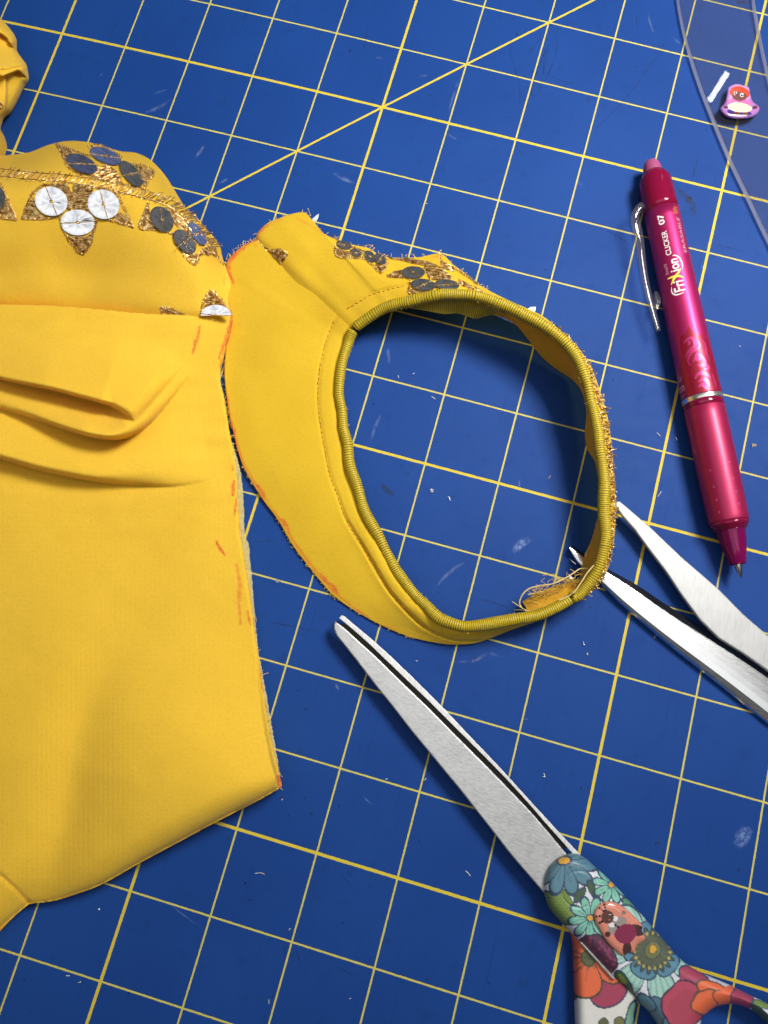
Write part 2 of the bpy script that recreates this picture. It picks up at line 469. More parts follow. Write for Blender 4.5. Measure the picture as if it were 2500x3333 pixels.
def mat_mat():
    mt, nt, b, nodes, links = new_mat('blue_mat_with_yellow_grid')
    g = N(nt, 'ShaderNodeAttribute', attribute_name='coord'); vec = g.outputs['Vector']
    # slight print wobble
    wob = N(nt, 'ShaderNodeTexNoise'); wob.inputs['Scale'].default_value = 30; links.new(vec, wob.inputs['Vector'])
    sx = N(nt, 'ShaderNodeSeparateXYZ'); links.new(vec, sx.inputs[0])
    wv = math_node(nt, 'MULTIPLY', math_node(nt, 'SUBTRACT', wob.outputs['Fac'], 0.5), 0.006)
    masks = []; thick = []
    fine = N(nt, 'ShaderNodeTexNoise'); fine.inputs['Scale'].default_value = 110; fine.inputs['Detail'].default_value = 2
    links.new(vec, fine.inputs['Vector'])
    edge = math_node(nt, 'MULTIPLY', math_node(nt, 'SUBTRACT', fine.outputs['Fac'], 0.5), 0.006)
    for ax in (0, 1):
        x = math_node(nt, 'ADD', sx.outputs[ax], wv)
        r = math_node(nt, 'ROUND', x); d = math_node(nt, 'ABSOLUTE', math_node(nt, 'SUBTRACT', x, r))
        d = math_node(nt, 'ADD', d, edge)
        q = math_node(nt, 'DIVIDE', r, 5.0)
        isth = math_node(nt, 'LESS_THAN', math_node(nt, 'ABSOLUTE', math_node(nt, 'SUBTRACT', q, math_node(nt, 'ROUND', q))), 0.05)
        hw = math_node(nt, 'ADD', math_node(nt, 'MULTIPLY', isth, 0.0074), 0.0108)
        mk = math_node(nt, 'LESS_THAN', d, hw); masks.append(mk)
        thick.append(math_node(nt, 'MULTIPLY', mk, isth))
    dg = math_node(nt, 'ABSOLUTE', math_node(nt, 'MULTIPLY', math_node(nt, 'SUBTRACT', sx.outputs[0], sx.outputs[1]), 0.7071))
    dk = math_node(nt, 'LESS_THAN', math_node(nt, 'ADD', dg, edge), 0.0152)
    line = math_node(nt, 'MAXIMUM', math_node(nt, 'MAXIMUM', masks[0], masks[1]), dk)
    th = math_node(nt, 'MAXIMUM', math_node(nt, 'MAXIMUM', thick[0], thick[1]), dk)
    # wear: nicks and worn print on the lines
    nk = N(nt, 'ShaderNodeTexNoise'); nk.inputs['Scale'].default_value = 22; nk.inputs['Detail'].default_value = 6; nk.inputs['Roughness'].default_value = 0.75
    links.new(vec, nk.inputs['Vector'])
    nick = ramp(nt, nk.outputs['Fac'], [(0.62, (0, 0, 0)), (0.67, (1, 1, 1))])
    lw = math_node(nt, 'MULTIPLY', line, math_node(nt, 'SUBTRACT', 1.0, math_node(nt, 'MULTIPLY', nick, 0.75)))
    big = N(nt, 'ShaderNodeTexNoise'); big.inputs['Scale'].default_value = 0.5; big.inputs['Detail'].default_value = 4; links.new(vec, big.inputs['Vector'])
    med = N(nt, 'ShaderNodeTexNoise'); med.inputs['Scale'].default_value = 5.0; med.inputs['Detail'].default_value = 5; links.new(vec, med.inputs['Vector'])
    blue = mixc(nt, ramp(nt, big.outputs['Fac'], [(0.35, (0, 0, 0)), (0.65, (1, 1, 1))]), (0.0070, 0.047, 0.226), (0.0088, 0.055, 0.252))
    # darker rubbed smudges and pale scuffs, each with its own shape
    sm = ramp(nt, med.outputs['Fac'], [(0.60, (0, 0, 0)), (0.72, (1, 1, 1))])
    blue = mixc(nt, math_node(nt, 'MULTIPLY', sm, 0.25), blue, (0.006, 0.03, 0.12))
    vo = N(nt, 'ShaderNodeTexVoronoi'); vo.inputs['Scale'].default_value = 3.1; links.new(vec, vo.inputs['Vector'])
    wn = N(nt, 'ShaderNodeTexNoise'); wn.inputs['Scale'].default_value = 9; wn.inputs['Detail'].default_value = 4; links.new(vec, wn.inputs['Vector'])
    spot = math_node(nt, 'LESS_THAN', math_node(nt, 'ADD', vo.outputs['Distance'], math_node(nt, 'MULTIPLY', wn.outputs['Fac'], 0.10)), 0.085)
    blue = mixc(nt, math_node(nt, 'MULTIPLY', spot, 0.6), blue, (0.004, 0.012, 0.05))
    v2 = N(nt, 'ShaderNodeTexVoronoi'); v2.inputs['Scale'].default_value = 9.0; links.new(vec, v2.inputs['Vector'])
    sp2 = math_node(nt, 'LESS_THAN', math_node(nt, 'ADD', v2.outputs['Distance'], math_node(nt, 'MULTIPLY', wn.outputs['Fac'], 0.08)), 0.062)
    blue = mixc(nt, math_node(nt, 'MULTIPLY', sp2, 0.08), blue, (0.16, 0.25, 0.48))
    # long faint cutting scratches
    mp = N(nt, 'ShaderNodeMapping'); mp.inputs['Rotation'].default_value = (0, 0, 0.25); mp.inputs['Scale'].default_value = (22, 0.30, 1)
    links.new(vec, mp.inputs[0])
    sc = N(nt, 'ShaderNodeTexNoise'); sc.inputs['Scale'].default_value = 3; sc.inputs['Detail'].default_value = 3; links.new(mp.outputs[0], sc.inputs['Vector'])
    scr = ramp(nt, sc.outputs['Fac'], [(0.66, (0, 0, 0)), (0.69, (1, 1, 1))])
    blue = mixc(nt, math_node(nt, 'MULTIPLY', scr, 0.40), blue, (0.005, 0.022, 0.10))
    thin_c = mixc(nt, nk.outputs['Fac'], (0.50, 0.44, 0.085), (0.66, 0.58, 0.13))
    thick_c = mixc(nt, nk.outputs['Fac'], (0.56, 0.43, 0.035), (0.74, 0.57, 0.06))
    lc = mixc(nt, th, thin_c, thick_c)
    c = mixc(nt, lw, blue, lc)
    links.new(c, b.inputs['Base Color'])
    rr = ramp(nt, med.outputs['Fac'], [(0.3, (0.56, 0.56, 0.56)), (0.7, (0.62, 0.62, 0.62))])
    links.new(rr, b.inputs['Roughness']); b.inputs['Specular IOR Level'].default_value = 0.14
    bp = N(nt, 'ShaderNodeBump'); bp.inputs['Strength'].default_value = 0.25; bp.inputs['Distance'].default_value = 0.0002
    hgt = math_node(nt, 'ADD', math_node(nt, 'MULTIPLY', fine.outputs['Fac'], 0.5), math_node(nt, 'MULTIPLY', lw, 0.25))
    hgt = math_node(nt, 'SUBTRACT', hgt, math_node(nt, 'MULTIPLY', scr, 0.4))
    links.new(hgt, bp.inputs['Height']); links.new(bp.outputs[0], b.inputs['Normal'])
    return mt

def mark_mat(name, col, dens, scale=500):
    """worn chalk or ink film: patchy, partly see-through"""
    mt, nt, b, nodes, links = new_mat(name)
    setp(b, Base_Color=(*col, 1), Roughness=0.7)
    n = obj_noise(nt, scale, 3, 0.7)
    a = N(nt, 'ShaderNodeAttribute', attribute_name='coord'); sx = N(nt, 'ShaderNodeSeparateXYZ'); links.new(a.outputs['Vector'], sx.inputs[0])
    e = math_node(nt, 'SUBTRACT', 1.0, math_node(nt, 'ABSOLUTE', math_node(nt, 'SUBTRACT', math_node(nt, 'MULTIPLY', sx.outputs[1], 2.0), 1.0)))
    e2 = math_node(nt, 'SUBTRACT', 1.0, math_node(nt, 'POWER', math_node(nt, 'ABSOLUTE', math_node(nt, 'SUBTRACT', math_node(nt, 'MULTIPLY', sx.outputs[0], 2.0), 1.0)), 3.0))
    k = ramp(nt, n, [(0.35, (0, 0, 0)), (0.65, (1, 1, 1))])
    f = math_node(nt, 'MULTIPLY', math_node(nt, 'MULTIPLY', k, math_node(nt, 'MINIMUM', math_node(nt, 'MULTIPLY', e, 2.0), 1.0)), math_node(nt, 'MULTIPLY', e2, dens))
    tr = N(nt, 'ShaderNodeBsdfTransparent'); mx = N(nt, 'ShaderNodeMixShader')
    links.new(f, mx.inputs[0]); links.new(tr.outputs[0], mx.inputs[1]); links.new(b.outputs[0], mx.inputs[2])
    links.new(mx.outputs[0], nodes['Material Output'].inputs[0])
    return mt

# ================================================================ the cutting mat
WARP = np.array([[0.00105, 0.00859], [0.00639, 0.0382], [-0.00116, -0.03339], [-0.00868, -0.08011], [0.03437, -0.012],
                 [0.00515, 0.03867], [-0.06893, 0.07803], [-0.0134, 0.03119], [0.00382, 0.00141], [-0.00191, -0.03445]])
def lattice(x, y):
    a = np.clip((x - 1.5) / 6, -1.25, 1.2); b_ = np.clip((y + 5) / 7, -1.25, 1.25)
    B = np.stack([a ** i * b_ ** j for i in range(4) for j in range(4 - i)], -1)
    return np.c_[x, y] + B @ WARP
xs = np.arange(-16, 21.01, 0.5); ys = np.arange(-24, 16.01, 0.5)
gx, gy = np.meshgrid(xs, ys, indexing='ij'); gx, gy = gx.ravel(), gy.ravel()
nx, ny = len(xs), len(ys)
V = np.c_[gx, gy, np.zeros(len(gx))]; F = grid_faces(nx, ny)
rim = [i * ny for i in range(nx)] + [(nx - 1) * ny + j for j in range(1, ny)] + [i * ny + ny - 1 for i in range(nx - 2, -1, -1)] + [j for j in range(ny - 2, 0, -1)]
low = V[rim].copy(); low[:, 2] = -0.1; off = len(V)
F += [(rim[k], off + k, off + (k + 1) % len(rim), rim[(k + 1) % len(rim)]) for k in range(len(rim))]
F.append(tuple(off + k for k in range(len(rim)))[::-1])
V = np.vstack([V, low])
mat_o = link_mesh('cutting_mat', V, F, mat_mat(), None, smooth=False, uv=lattice(V[:, 0], V[:, 1]))
tag(mat_o, 'blue self-healing cutting mat printed with a yellow one inch grid', 'mat')

CHALK = mark_mat('pale_chalk_smear', (0.34, 0.44, 0.70), 0.26)
INK = mark_mat('dark_ink_line', (0.006, 0.012, 0.035), 0.62, 900)
INKB = mark_mat('dark_ink_blot', (0.004, 0.008, 0.04), 0.9, 350)
def mat_mark(name, pts, w, m_, step=5, z=0.004):
    V, F, uv = ribbon(pts, w, z, step)
    return link_mesh(name, V, F, m_, mat_o, uv=uv)
taper = lambda a: (lambda t: a * (0.35 + 0.65 * np.sin(np.pi * np.clip(t, 0.02, 0.98))))
smears = [((470, 367), (515, 350), (555, 325), 14), ((625, 525), (648, 498), (670, 465), 13), ((708, 600), (745, 580), 10),
          ((325, 250), (333, 238), 9), ((1075, 560), (1115, 580), (1155, 600), 16), ((1220, 188), (1250, 187), 8),
          ((1365, 247), (1392, 246), 8), ((1262, 1130), (1268, 1185), 14), ((1240, 1345), (1222, 1390), (1205, 1440), 14),
          ((1522, 1823), (1480, 1850), (1440, 1885), (1420, 1915), 14), ((1480, 2153), (1540, 2152), (1580, 2130), (1600, 2128), (1640, 2142), 13),
          ((1495, 250), (1470, 330), (1455, 380), 9), ((1455, 435), (1490, 455), 9), ((1090, 2225), (1105, 2245), 14),
          ((2108, 40), (2118, 80), (2131, 113), 9), ((2185, 118), (2215, 145), 9), ((1085, 1690), (1120, 1670), 8),
          ((1700, 2330), (1720, 2345), 8), ((1180, 2590), (1215, 2625), 5), ((560, 2950), (640, 3010), 6), ((2280, 860), (2292, 880), 7),
          ((1690, 1560), (1690, 1600), 6), ((500, 305), (545, 290), 6), ((1880, 590), (1895, 605), 8)]
for sp_ in smears:
    *pts, w = sp_
    mat_mark('chalk_smear', pts, taper(w), CHALK)
scrib = [[(1690, 106), (1668, 125), (1662, 170), (1678, 225), (1692, 290), (1686, 350), (1666, 365)],
         [(1686, 230), (1730, 160), (1770, 120), (1784, 140), (1776, 200), (1752, 300), (1730, 305), (1738, 260), (1766, 190), (1776, 160), (1770, 230), (1790, 245), (1850, 268), (1950, 275)],
         [(1790, 106), (1812, 112), (1810, 170), (1785, 240), (1755, 298)],
         [(2170, 75), (2163, 140), (2120, 210), (2060, 290), (1990, 370), (1925, 430), (1900, 428), (1890, 415)],
         [(1980, 275), (1965, 310)],
         [(2278, 500), (2265, 540), (2252, 585)], [(2073, 30), (2072, 70), (2073, 100)],
         [(1200, 70), (1190, 130), (1183, 175)], [(365, 347), (400, 385)],
         [(820, 1765), (870, 1760), (900, 1745)], [(2000, 1790), (2100, 1795), (2180, 1830), (2230, 1850)], [(1535, 2100), (1545, 2140), (1550, 2180)],
         [(2315, 790), (2420, 820)], [(1960, 740), (2060, 800)], [(1540, 1945), (1620, 1965), (1680, 1990)], [(1105, 2840), (1165, 2905)],
         [(400, 3010), (455, 3040)], [(1085, 3140), (1160, 3180)], [(960, 3080), (980, 3140)], [(850, 2020), (960, 2040), (1050, 2060)]]
for p_ in scrib: mat_mark('pen_scribble', p_, taper(3.6), INK, 4)
for i in range(58):                    # ink blots and nicks in the lower part of the mat
    spots = [(918, 2590), (993, 2594), (938, 2648), (1010, 2645), (968, 2740), (918, 2948), (1115, 3000), (1470, 3015), (1550, 3195), (1625, 3270),
             (885, 3242), (970, 2245), (993, 2305), (1215, 2290), (1188, 2450), (1288, 2506), (1325, 2622), (1345, 2670), (1103, 2620), (1365, 2735),
             (1545, 3075), (1593, 3195), (745, 2725), (810, 2926), (798, 2868), (1890, 2560), (2130, 2745), (2400, 2830), (2235, 690), (2250, 640), (1140, 160), (950, 330),
             (1560, 190), (2070, 215), (1310, 1565), (1285, 1600), (1320, 1535), (1305, 1510), (1220, 1310), (1735, 230), (1680, 105), (410, 25), (700, 2975), (702, 3101), (722, 3104), (742, 3106), (764, 3107), (788, 3110),
             (1067, 2737), (1085, 2741), (1107, 2747), (1126, 2752), (1357, 3130), (1177, 3065), (1020, 3150), (1230, 3240), (1640, 3130), (2330, 2610)]
    u, v = spots[i]; a = rng.uniform(0.9, 2.2); l = rng.uniform(5, 13) if i < 42 else 3.5
    mat_mark('ink_blot', [(u, v), (u + l * np.cos(a), v + l * np.sin(a))], lambda t: (9 if i < 42 else 6) * np.sin(np.pi * np.clip(t, 0.1, 0.9)), INKB, 2)
WATER = mark_mat('dried_pale_blot', (0.22, 0.34, 0.70), 0.6, 900)
V, F, uv = ribbon([(1670, 1800), (1690, 1775), (1715, 1760), (1730, 1755)], lambda t: 34 * np.sin(np.pi * np.clip(t, 0.12, 0.88)) ** 0.5, 0.004, 3)
link_mesh('dried_blot', V, F, WATER, mat_o, uv=uv)
V, F, uv = ribbon([(2395, 2760), (2420, 2720), (2445, 2695)], lambda t: 60 * np.sin(np.pi * np.clip(t, 0.1, 0.9)) ** 0.5, 0.004, 3)
link_mesh('dried_blot', V, F, WATER, mat_o, uv=uv)
SMUDGE = mark_mat('grey_smudge', (0.02, 0.028, 0.04), 0.75, 420)
for pts, w in [([(2200, 612), (2225, 632), (2250, 660), (2258, 690), (2246, 702)], 26), ([(1240, 1575), (1265, 1600), (1285, 1612)], 22), ([(1322, 1540), (1330, 1545)], 16), ([(2395, 8), (2455, 4)], 18), ([(2130, 2740), (2150, 2748)], 12), ([(2400, 2825), (2412, 2845)], 14)]:
    mat_mark('grey_smudge', pts, taper(w), SMUDGE, 4)

# ================================================================ the garment on the left
hump_edge = [(0, 507), (90, 497), (150, 474), (195, 462), (241, 458), (296, 464), (345, 478), (392, 492), (442, 497), (492, 522), (542, 577), (602, 673),
             (653, 728), (698, 773), (715, 798), (722, 833), (734, 866), (752, 926), (746, 945), (743, 962), (752, 1000), (756, 1024)]
pleat = [(0, 991), (151, 994), (301, 1004), (452, 1019), (592, 1025), (756, 1026)]
HE = spline(hump_edge, step=14)
hump_poly = np.vstack([[[-800, 560]], HE, [[735, 1062], [452, 1060], [151, 1036], [0, 1032], [-800, 1030]]])
crest = spline([(-800, 700), (-420, 690), (0, 640), (150, 604), (300, 606), (440, 645), (535, 725), (600, 840), (650, 960)], step=30)
def hump_h(u, v):
    d, s, f, _, _ = seg_dist(u, v, HE)
    dc, sc_, fc, _, _ = seg_dist(u, v, crest)
    top = np.interp(fc, [0, 0.6, 0.78, 0.89, 1], [0.78, 0.84, 0.80, 0.66, 0.36])
    back = top - 0.62 * np.clip(dc / 165, 0, 1.3) ** 1.6
    front = 0.26 + (top - 0.26) * (1 - sst(0, 400, dc)) + 0.0
    h = np.where(sc_ > 0, back, front)
    h = h - 0.10 * np.exp(-d / 22)
    h += 0.018 * vnoise(u, v * 1.3, 130, 3) * np.clip(d / 60, 0, 1)
    h += 0.03 * np.exp(-((v - 940 - 0.05 * u) / 60) ** 2) * sst(750, 300, u)
    dp, sp, fp, _, _ = seg_dist(u, v, pleat)
    h = h - 0.06 * np.exp(-dp / 18) - np.where(sp < 0, 0.16 * sst(0, 26, dp), 0)
    return np.maximum(h, 0.06)

right_edge = [(756, 1026), (748, 1070), (735, 1115), (723, 1154), (713, 1220), (728, 1285), (743, 1385), (758, 1461), (768, 1540), (774, 1640), (783, 1741), (797, 1830), (812, 1930), (826, 2040),
              (838, 2120), (853, 2228), (872, 2360), (890, 2450), (905, 2510), (917, 2562)]
bottom_edge = [(902, 2571), (833, 2610), (703, 2676), (580, 2742), (452, 2811), (331, 2879), (251, 2909), (176, 2932), (95, 2942)]
low_left = [(95, 2942), (60, 2970), (0, 3025), (-80, 3110)]
RE = spline(right_edge, step=22); BE = spline(bottom_edge, step=30); LL = spline(low_left, step=30); PL = spline(pleat, step=40)
body_poly = np.vstack([[[-800, 985]], PL, RE[1:], BE, LL[1:], [[-300, 3330], [-800, 3500]]])
c1 = spline([(-800, 1010), (-420, 1120), (-150, 1196), (0, 1236), (151, 1267), (251, 1292), (351, 1320), (405, 1347), (440, 1376)], step=8)
c2 = spline([(-800, 1120), (-420, 1220), (-150, 1290), (75, 1352), (226, 1404), (320, 1428), (390, 1430), (448, 1408), (502, 1364), (555, 1302), (610, 1232), (660, 1160)], step=8)
c3 = spline([(-800, 1290), (-420, 1380), (-150, 1446), (0, 1493), (151, 1536), (301, 1566), (452, 1579), (577, 1581), (690, 1560)], step=8)
valley = spline([(560, 1900), (420, 2060), (330, 2190), (262, 2380), (215, 2600), (170, 2790), (120, 2930)], step=40)
hemseam = [(-800, 2240), (-420, 2500), (-150, 2730), (0, 2849), (50, 2893), (95, 2942)]
EDGE_B = np.vstack([RE, BE, LL[1:]])
def crease(u, v, line, amp, wn, ws, tuck=0.0):
    d, s, f, _, _ = seg_dist(u, v, line)
    A = np.interp(f, *amp)
    r = ws if not isinstance(ws, tuple) else np.interp(f, *ws)                                                # the cloth rolls over and comes down vertically at the crease
    up = np.sqrt(np.clip(1 - (1 - np.clip(d / r, 0, 1)) ** 2, 0, 1)) * np.exp(-(np.clip(d - r, 0, 1e9) / wn) ** 2)
    return A * np.where(s > 0, up, -tuck * (1 - np.sqrt(np.clip(1 - (1 - np.clip(d / 60, 0, 1)) ** 2, 0, 1))) if tuck else 0.0)
def base_raw(u, v):
    d = seg_dist(u, v, EDGE_B)[0]
    h = 0.15 + 0.17 * (1 - np.exp(-d / 240))
    dv, sv, fv, _, _ = seg_dist(u, v, valley)
    A = np.interp(fv, [0, 0.25, 0.6, 1], [0.0, 0.22, 0.50, 0.46])
    return h + np.where(sv > 0, A * (1 - np.exp(-(dv / 190))), A * 0.55 * (1 - np.exp(-(dv / 60) ** 1.5)))
bgu, bgv = np.arange(-840, 1100, 16.0), np.arange(900, 3560, 16.0)
BU_, BV_ = np.meshgrid(bgu, bgv, indexing='ij')
BASE = blur(base_raw(BU_.ravel(), BV_.ravel()).reshape(BU_.shape), 38 / 16)
def bilin(g, u, v):
    x = np.clip((u - bgu[0]) / 16, 0, len(bgu) - 1.001); y = np.clip((v - bgv[0]) / 16, 0, len(bgv) - 1.001)
    i, j = x.astype(int), y.astype(int); fx, fy = x - i, y - j
    fx = fx * fx * (3 - 2 * fx); fy = fy * fy * (3 - 2 * fy)
    return (g[i, j] * (1 - fx) + g[i + 1, j] * fx) * (1 - fy) + (g[i, j + 1] * (1 - fx) + g[i + 1, j + 1] * fx) * fy
def body_h(u, v):
    h = bilin(BASE, u, v)
    d = seg_dist(u, v, EDGE_B)[0]
    dp, sp, fp, _, _ = seg_dist(u, v, PL)
    h = h + 0.10 * np.exp(-(dp / 110) ** 1.4) * sst(0, 260, d + 60) - 0.03 * np.exp(-dp / 8)
    h += crease(u, v, c1, ([0, 0.55, 0.75, 0.90, 0.97, 1], [0.17, 0.25, 0.46, 0.52, 0.26, 0.0]), 165, ([0, 0.9, 1], [13, 13, 30]), 0.22)
    h += crease(u, v, c2, ([0, 0.4, 0.56, 0.68, 0.78, 0.88, 0.97, 1], [0.02, 0.06, 0.25, 0.45, 0.42, 0.18, 0.0, 0.0]), 84, ([0, 0.5, 0.60, 0.74, 0.9], [40, 30, 15, 16, 60]), 0.15)
    h += crease(u, v, c3, ([0, 0.5, 0.71, 0.86, 1], [0.30, 0.37, 0.30, 0.17, 0.0]), 150, ([0, 0.5, 0.75, 1], [14, 14, 22, 90]), 0.15)
    db = seg_dist(u, v, np.vstack([BE, LL[1:]]))[0]     # bottom fold: rounded roll towards the mat
    roll = np.sqrt(np.clip(1 - (1 - np.clip(db / 85, 0, 1)) ** 2, 0, 1))
    h = h * (0.42 + 0.58 * roll)
    h += 0.035 * np.exp(-((db - 120) / 80) ** 2) * sst(900, 300, u)
    dh = seg_dist(u, v, hemseam)[0]
    h -= 0.035 * np.exp(-(dh / 7) ** 2)
    h += 0.010 * vnoise(u * 0.45 + v * 0.1, v * 1.2, 46, 15) * sst(1900, 1500, v)
    h += 0.012 * vnoise(u, v, 170, 5) + 0.004 * vnoise(u, v, 60, 9)
    dr = seg_dist(u, v, RE)[0]
    h = np.where(dr < 10, np.minimum(h, 0.11 + 0.05 * dr / 10 + 0.03), h)
    return np.maximum(h, 0.03)

def strokes(u, v, marks):
    """chalk coverage 0..1 from tapered strokes"""
    c = np.zeros(u.shape)
    for pts, w, k in marks:
        d, s, f, _, _ = seg_dist(u, v, pts)
        ww = w * (0.45 + 0.55 * np.sin(np.pi * np.clip(f, 0.08, 0.92))) * (1 + 0.35 * vnoise(u, v, 9, 21))
        c = np.maximum(c, k * sst(1.25, 0.6, d / (ww / 2)))
    return c
g_marks = [([(651, 1060), (642, 1100), (627, 1150)], 13, 1.0), ([(754, 1030), (740, 1090), (722, 1140), (712, 1168)], 12, 1.0), ([(744, 968), (752, 985), (755, 1026)], 13, 1.0),
           ([(705, 1764), (715, 1785), (731, 1806)], 13, 1.0), ([(770, 1838), (782, 1900), (778, 1960), (783, 2030)], 15, 0.6), ([(806, 1990), (815, 2035)], 10, 0.9),
           ([(762, 1566), (759, 1590), (758, 1612)], 14, 1.0), ([(770, 1622), (764, 1676)], 9, 1.0), ([(757, 1515), (759, 1532)], 9, 0.6), ([(905, 2528), (912, 2550), (914, 2566)], 20, 1.0),
           ([(848, 2170), (853, 2240)], 8, 0.7), ([(730, 905), (733, 935)], 6, 0.5), ([(778, 1700), (782, 1740)], 8, 0.4), ([(718, 1170), (708, 1210)], 6, 0.4)]
garment = thing('embroidered_garment', AT(300, 1600, 0), 'large yellow crepe garment with gold and sequin embroidery spread over the left side', 'garment')
W, F, u, v = field(body_poly, body_h, 4.0, skirt_z=0.02, inset=0.02, soft=2.4)
link_mesh('body_panel', W, F, YEL, garment, attrs={'chalk': strokes(u, v, g_marks), 'sheer': np.zeros(len(u))})
W, F, u, v = field(hump_poly, hump_h, 5.0, skirt_z=0.03, inset=0.0, soft=13)
hump_pts = np.c_[u[:len(field.z)], v[:len(field.z)], field.z]
def hump_s(a, b):
    """height of the softened yoke, looked up on its own mesh"""
    a = np.atleast_1d(np.asarray(a, float)); b = np.atleast_1d(np.asarray(b, float)); out = np.zeros(len(a))
    near = hump_grid
    for i in range(len(a)):
        cell = near.get((int(a[i] // 20), int(b[i] // 20)))
        if cell is None: out[i] = hump_h(a[i:i + 1], b[i:i + 1])[0]; continue
        q = hump_pts[cell]; d2 = (q[:, 0] - a[i]) ** 2 + (q[:, 1] - b[i]) ** 2; w = 1 / (d2 + 4) ** 2
        out[i] = (q[:, 2] * w).sum() / w.sum()
    return out
hump_grid = {}
for i_, (a_, b_) in enumerate(zip((hump_pts[:, 0] // 20).astype(int), (hump_pts[:, 1] // 20).astype(int))): hump_grid.setdefault((a_, b_), []).append(i_)
d = seg_dist(u, v, HE)[0]
sheer = np.clip(0.30 * sst(150, 10, d) * sst(960, 760, v), 0, 1)
link_mesh('yoke_panel', W, F, YEL, garment, attrs={'chalk': strokes(u, v, g_marks), 'sheer': sheer})

# net interfacing that peeks out past the raw right edge
def net_mat():
    mt, nt, b, nodes, links = new_mat('straw_net_interfacing')
    a = N(nt, 'ShaderNodeAttribute', attribute_name='coord'); sx = N(nt, 'ShaderNodeSeparateXYZ'); links.new(a.outputs['Vector'], sx.inputs[0])
    p = math_node(nt, 'ADD', sx.outputs[0], sx.outputs[1]); q = math_node(nt, 'SUBTRACT', sx.outputs[0], sx.outputs[1])
    k = math_node(nt, 'MAXIMUM', math_node(nt, 'GREATER_THAN', math_node(nt, 'FRACT', p), 0.48), math_node(nt, 'GREATER_THAN', math_node(nt, 'FRACT', q), 0.48))
    n = obj_noise(nt, 800, 2, 0.6)
    links.new(mixc(nt, n, (0.42, 0.34, 0.08), (0.80, 0.72, 0.34)), b.inputs['Base Color']); setp(b, Roughness=0.8)
    tr = N(nt, 'ShaderNodeBsdfTransparent'); mx = N(nt, 'ShaderNodeMixShader')
    links.new(k, mx.inputs[0]); links.new(tr.outputs[0], mx.inputs[1]); links.new(b.outputs[0], mx.inputs[2])
    links.new(mx.outputs[0], nodes['Material Output'].inputs[0]); return mt
NET = net_mat()
net_in = spline([(752, 1440), (762, 1540), (770, 1640), (778, 1741), (792, 1830), (806, 1930), (820, 2040), (832, 2120), (847, 2228), (866, 2360), (884, 2450), (900, 2520)], n=260)
net_out = spline([(760, 1452), (784, 1540), (793, 1640), (797, 1741), (809, 1772), (820, 1880), (826, 1960), (835, 2060), (844, 2130), (861, 2228), (884, 2360), (900, 2450), (912, 2530)], n=260)
net_out[:, 0] += rng.uniform(-1.8, 1.8, 260)
zi = body_h(net_in[:, 0], net_in[:, 1]) * 0.3 + 0.02
V = np.vstack([AT(net_in[:, 0] - 6, net_in[:, 1], 0.06), AT(net_out[:, 0], net_out[:, 1], 0.045)])
F = [(i, i + 1, 261 + i, 260 + i) for i in range(259)]
uv = np.vstack([np.c_[np.arange(260) * 0.72, np.zeros(260)], np.c_[np.arange(260) * 0.72, np.full(260, 3.6)]])
link_mesh('net_edge', V, F, NET, garment, uv=uv)

bag = Bag(); fp = resample(np.vstack([RE[2:], BE[:2]]), 3.0)
for _ in range(120):
    i = rng.integers(1, len(fp) - 1); a = fp[i]; L_ = rng.uniform(4, 13) * (2.2 if rng.uniform() < 0.06 else 1); th_ = rng.normal(0.15, 0.7)
    e = np.array([a - (3, 0), a + (L_ * 0.5 * np.cos(th_), L_ * 0.5 * np.sin(th_)), a + (L_ * np.cos(th_ * 1.6), L_ * np.sin(th_ * 1.6))])
    V, F = tube(AT(e[:, 0], e[:, 1], np.array([0.09, 0.08, 0.05])), 0.003, 4, caps=False); bag.add(V, F)
tag(bag.build('fray', plain('frayed_hem_thread', (0.74, 0.56, 0.14), 0.8), garment), kind='stuff')

# ---- embroidery --------------------------------------------------------------
def thread_fill(bag, poly, ang, hz, spacing=4.8, seglen=30, rad=0.0076, lift=0.012):
    """satin threads laid side by side inside a photo-space polygon"""
    poly = np.asarray(poly, float); c = poly.mean(0)
    a = np.array([np.cos(ang), np.sin(ang)]); n_ = np.array([-a[1], a[0]])
    rim_ = resample(np.vstack([poly, poly[:1]]), 8)[:-1]; mid_ = c + (rim_ - c) * 0.5
    allp = np.vstack([rim_, mid_, c[None]]); nr = len(rim_)
    bag.add(AT(allp[:, 0], allp[:, 1], hz(allp[:, 0], allp[:, 1]) + lift * 0.45),
            [(i, (i + 1) % nr, nr + (i + 1) % nr, nr + i) for i in range(nr)] + [(nr + i, nr + (i + 1) % nr, 2 * nr) for i in range(nr)])
    q = poly - c; s0, s1 = (q @ n_).min(), (q @ n_).max(); t0, t1 = (q @ a).min(), (q @ a).max()
    s = s0
    while s < s1:
        tt = np.arange(t0, t1, 3.0); pts = c + np.outer(tt, a) + n_ * s
        ok = inside(pts[:, 0], pts[:, 1], poly)
        i = 0
        while i < len(tt):
            if not ok[i]: i += 1; continue
            j = i
            mx = int(rng.uniform(0.5, 1.2) * seglen / 3)
            while j < len(tt) and ok[j] and j - i < mx: j += 1
            if j - i >= 2:
                e = np.array([tt[i] - 2, (tt[i] + tt[j - 1]) / 2, tt[j - 1] + 2]); sj = s + rng.uniform(-2.2, 2.2, 3)
                p = c + np.outer(e, a) + np.outer(sj, n_)
                z = hz(p[:, 0], p[:, 1]) + lift * np.array([0.3, 1.0, 0.3]) + rng.uniform(0, 0.006)
                V, F = tube(AT(p[:, 0], p[:, 1], z), rad * rng.uniform(0.8, 1.25), 4, caps=False); bag.add(V, F)
            i = max(j, i + 1)
        ang_j = rng.normal(0, 0.06); s += spacing * rng.uniform(0.8, 1.2)

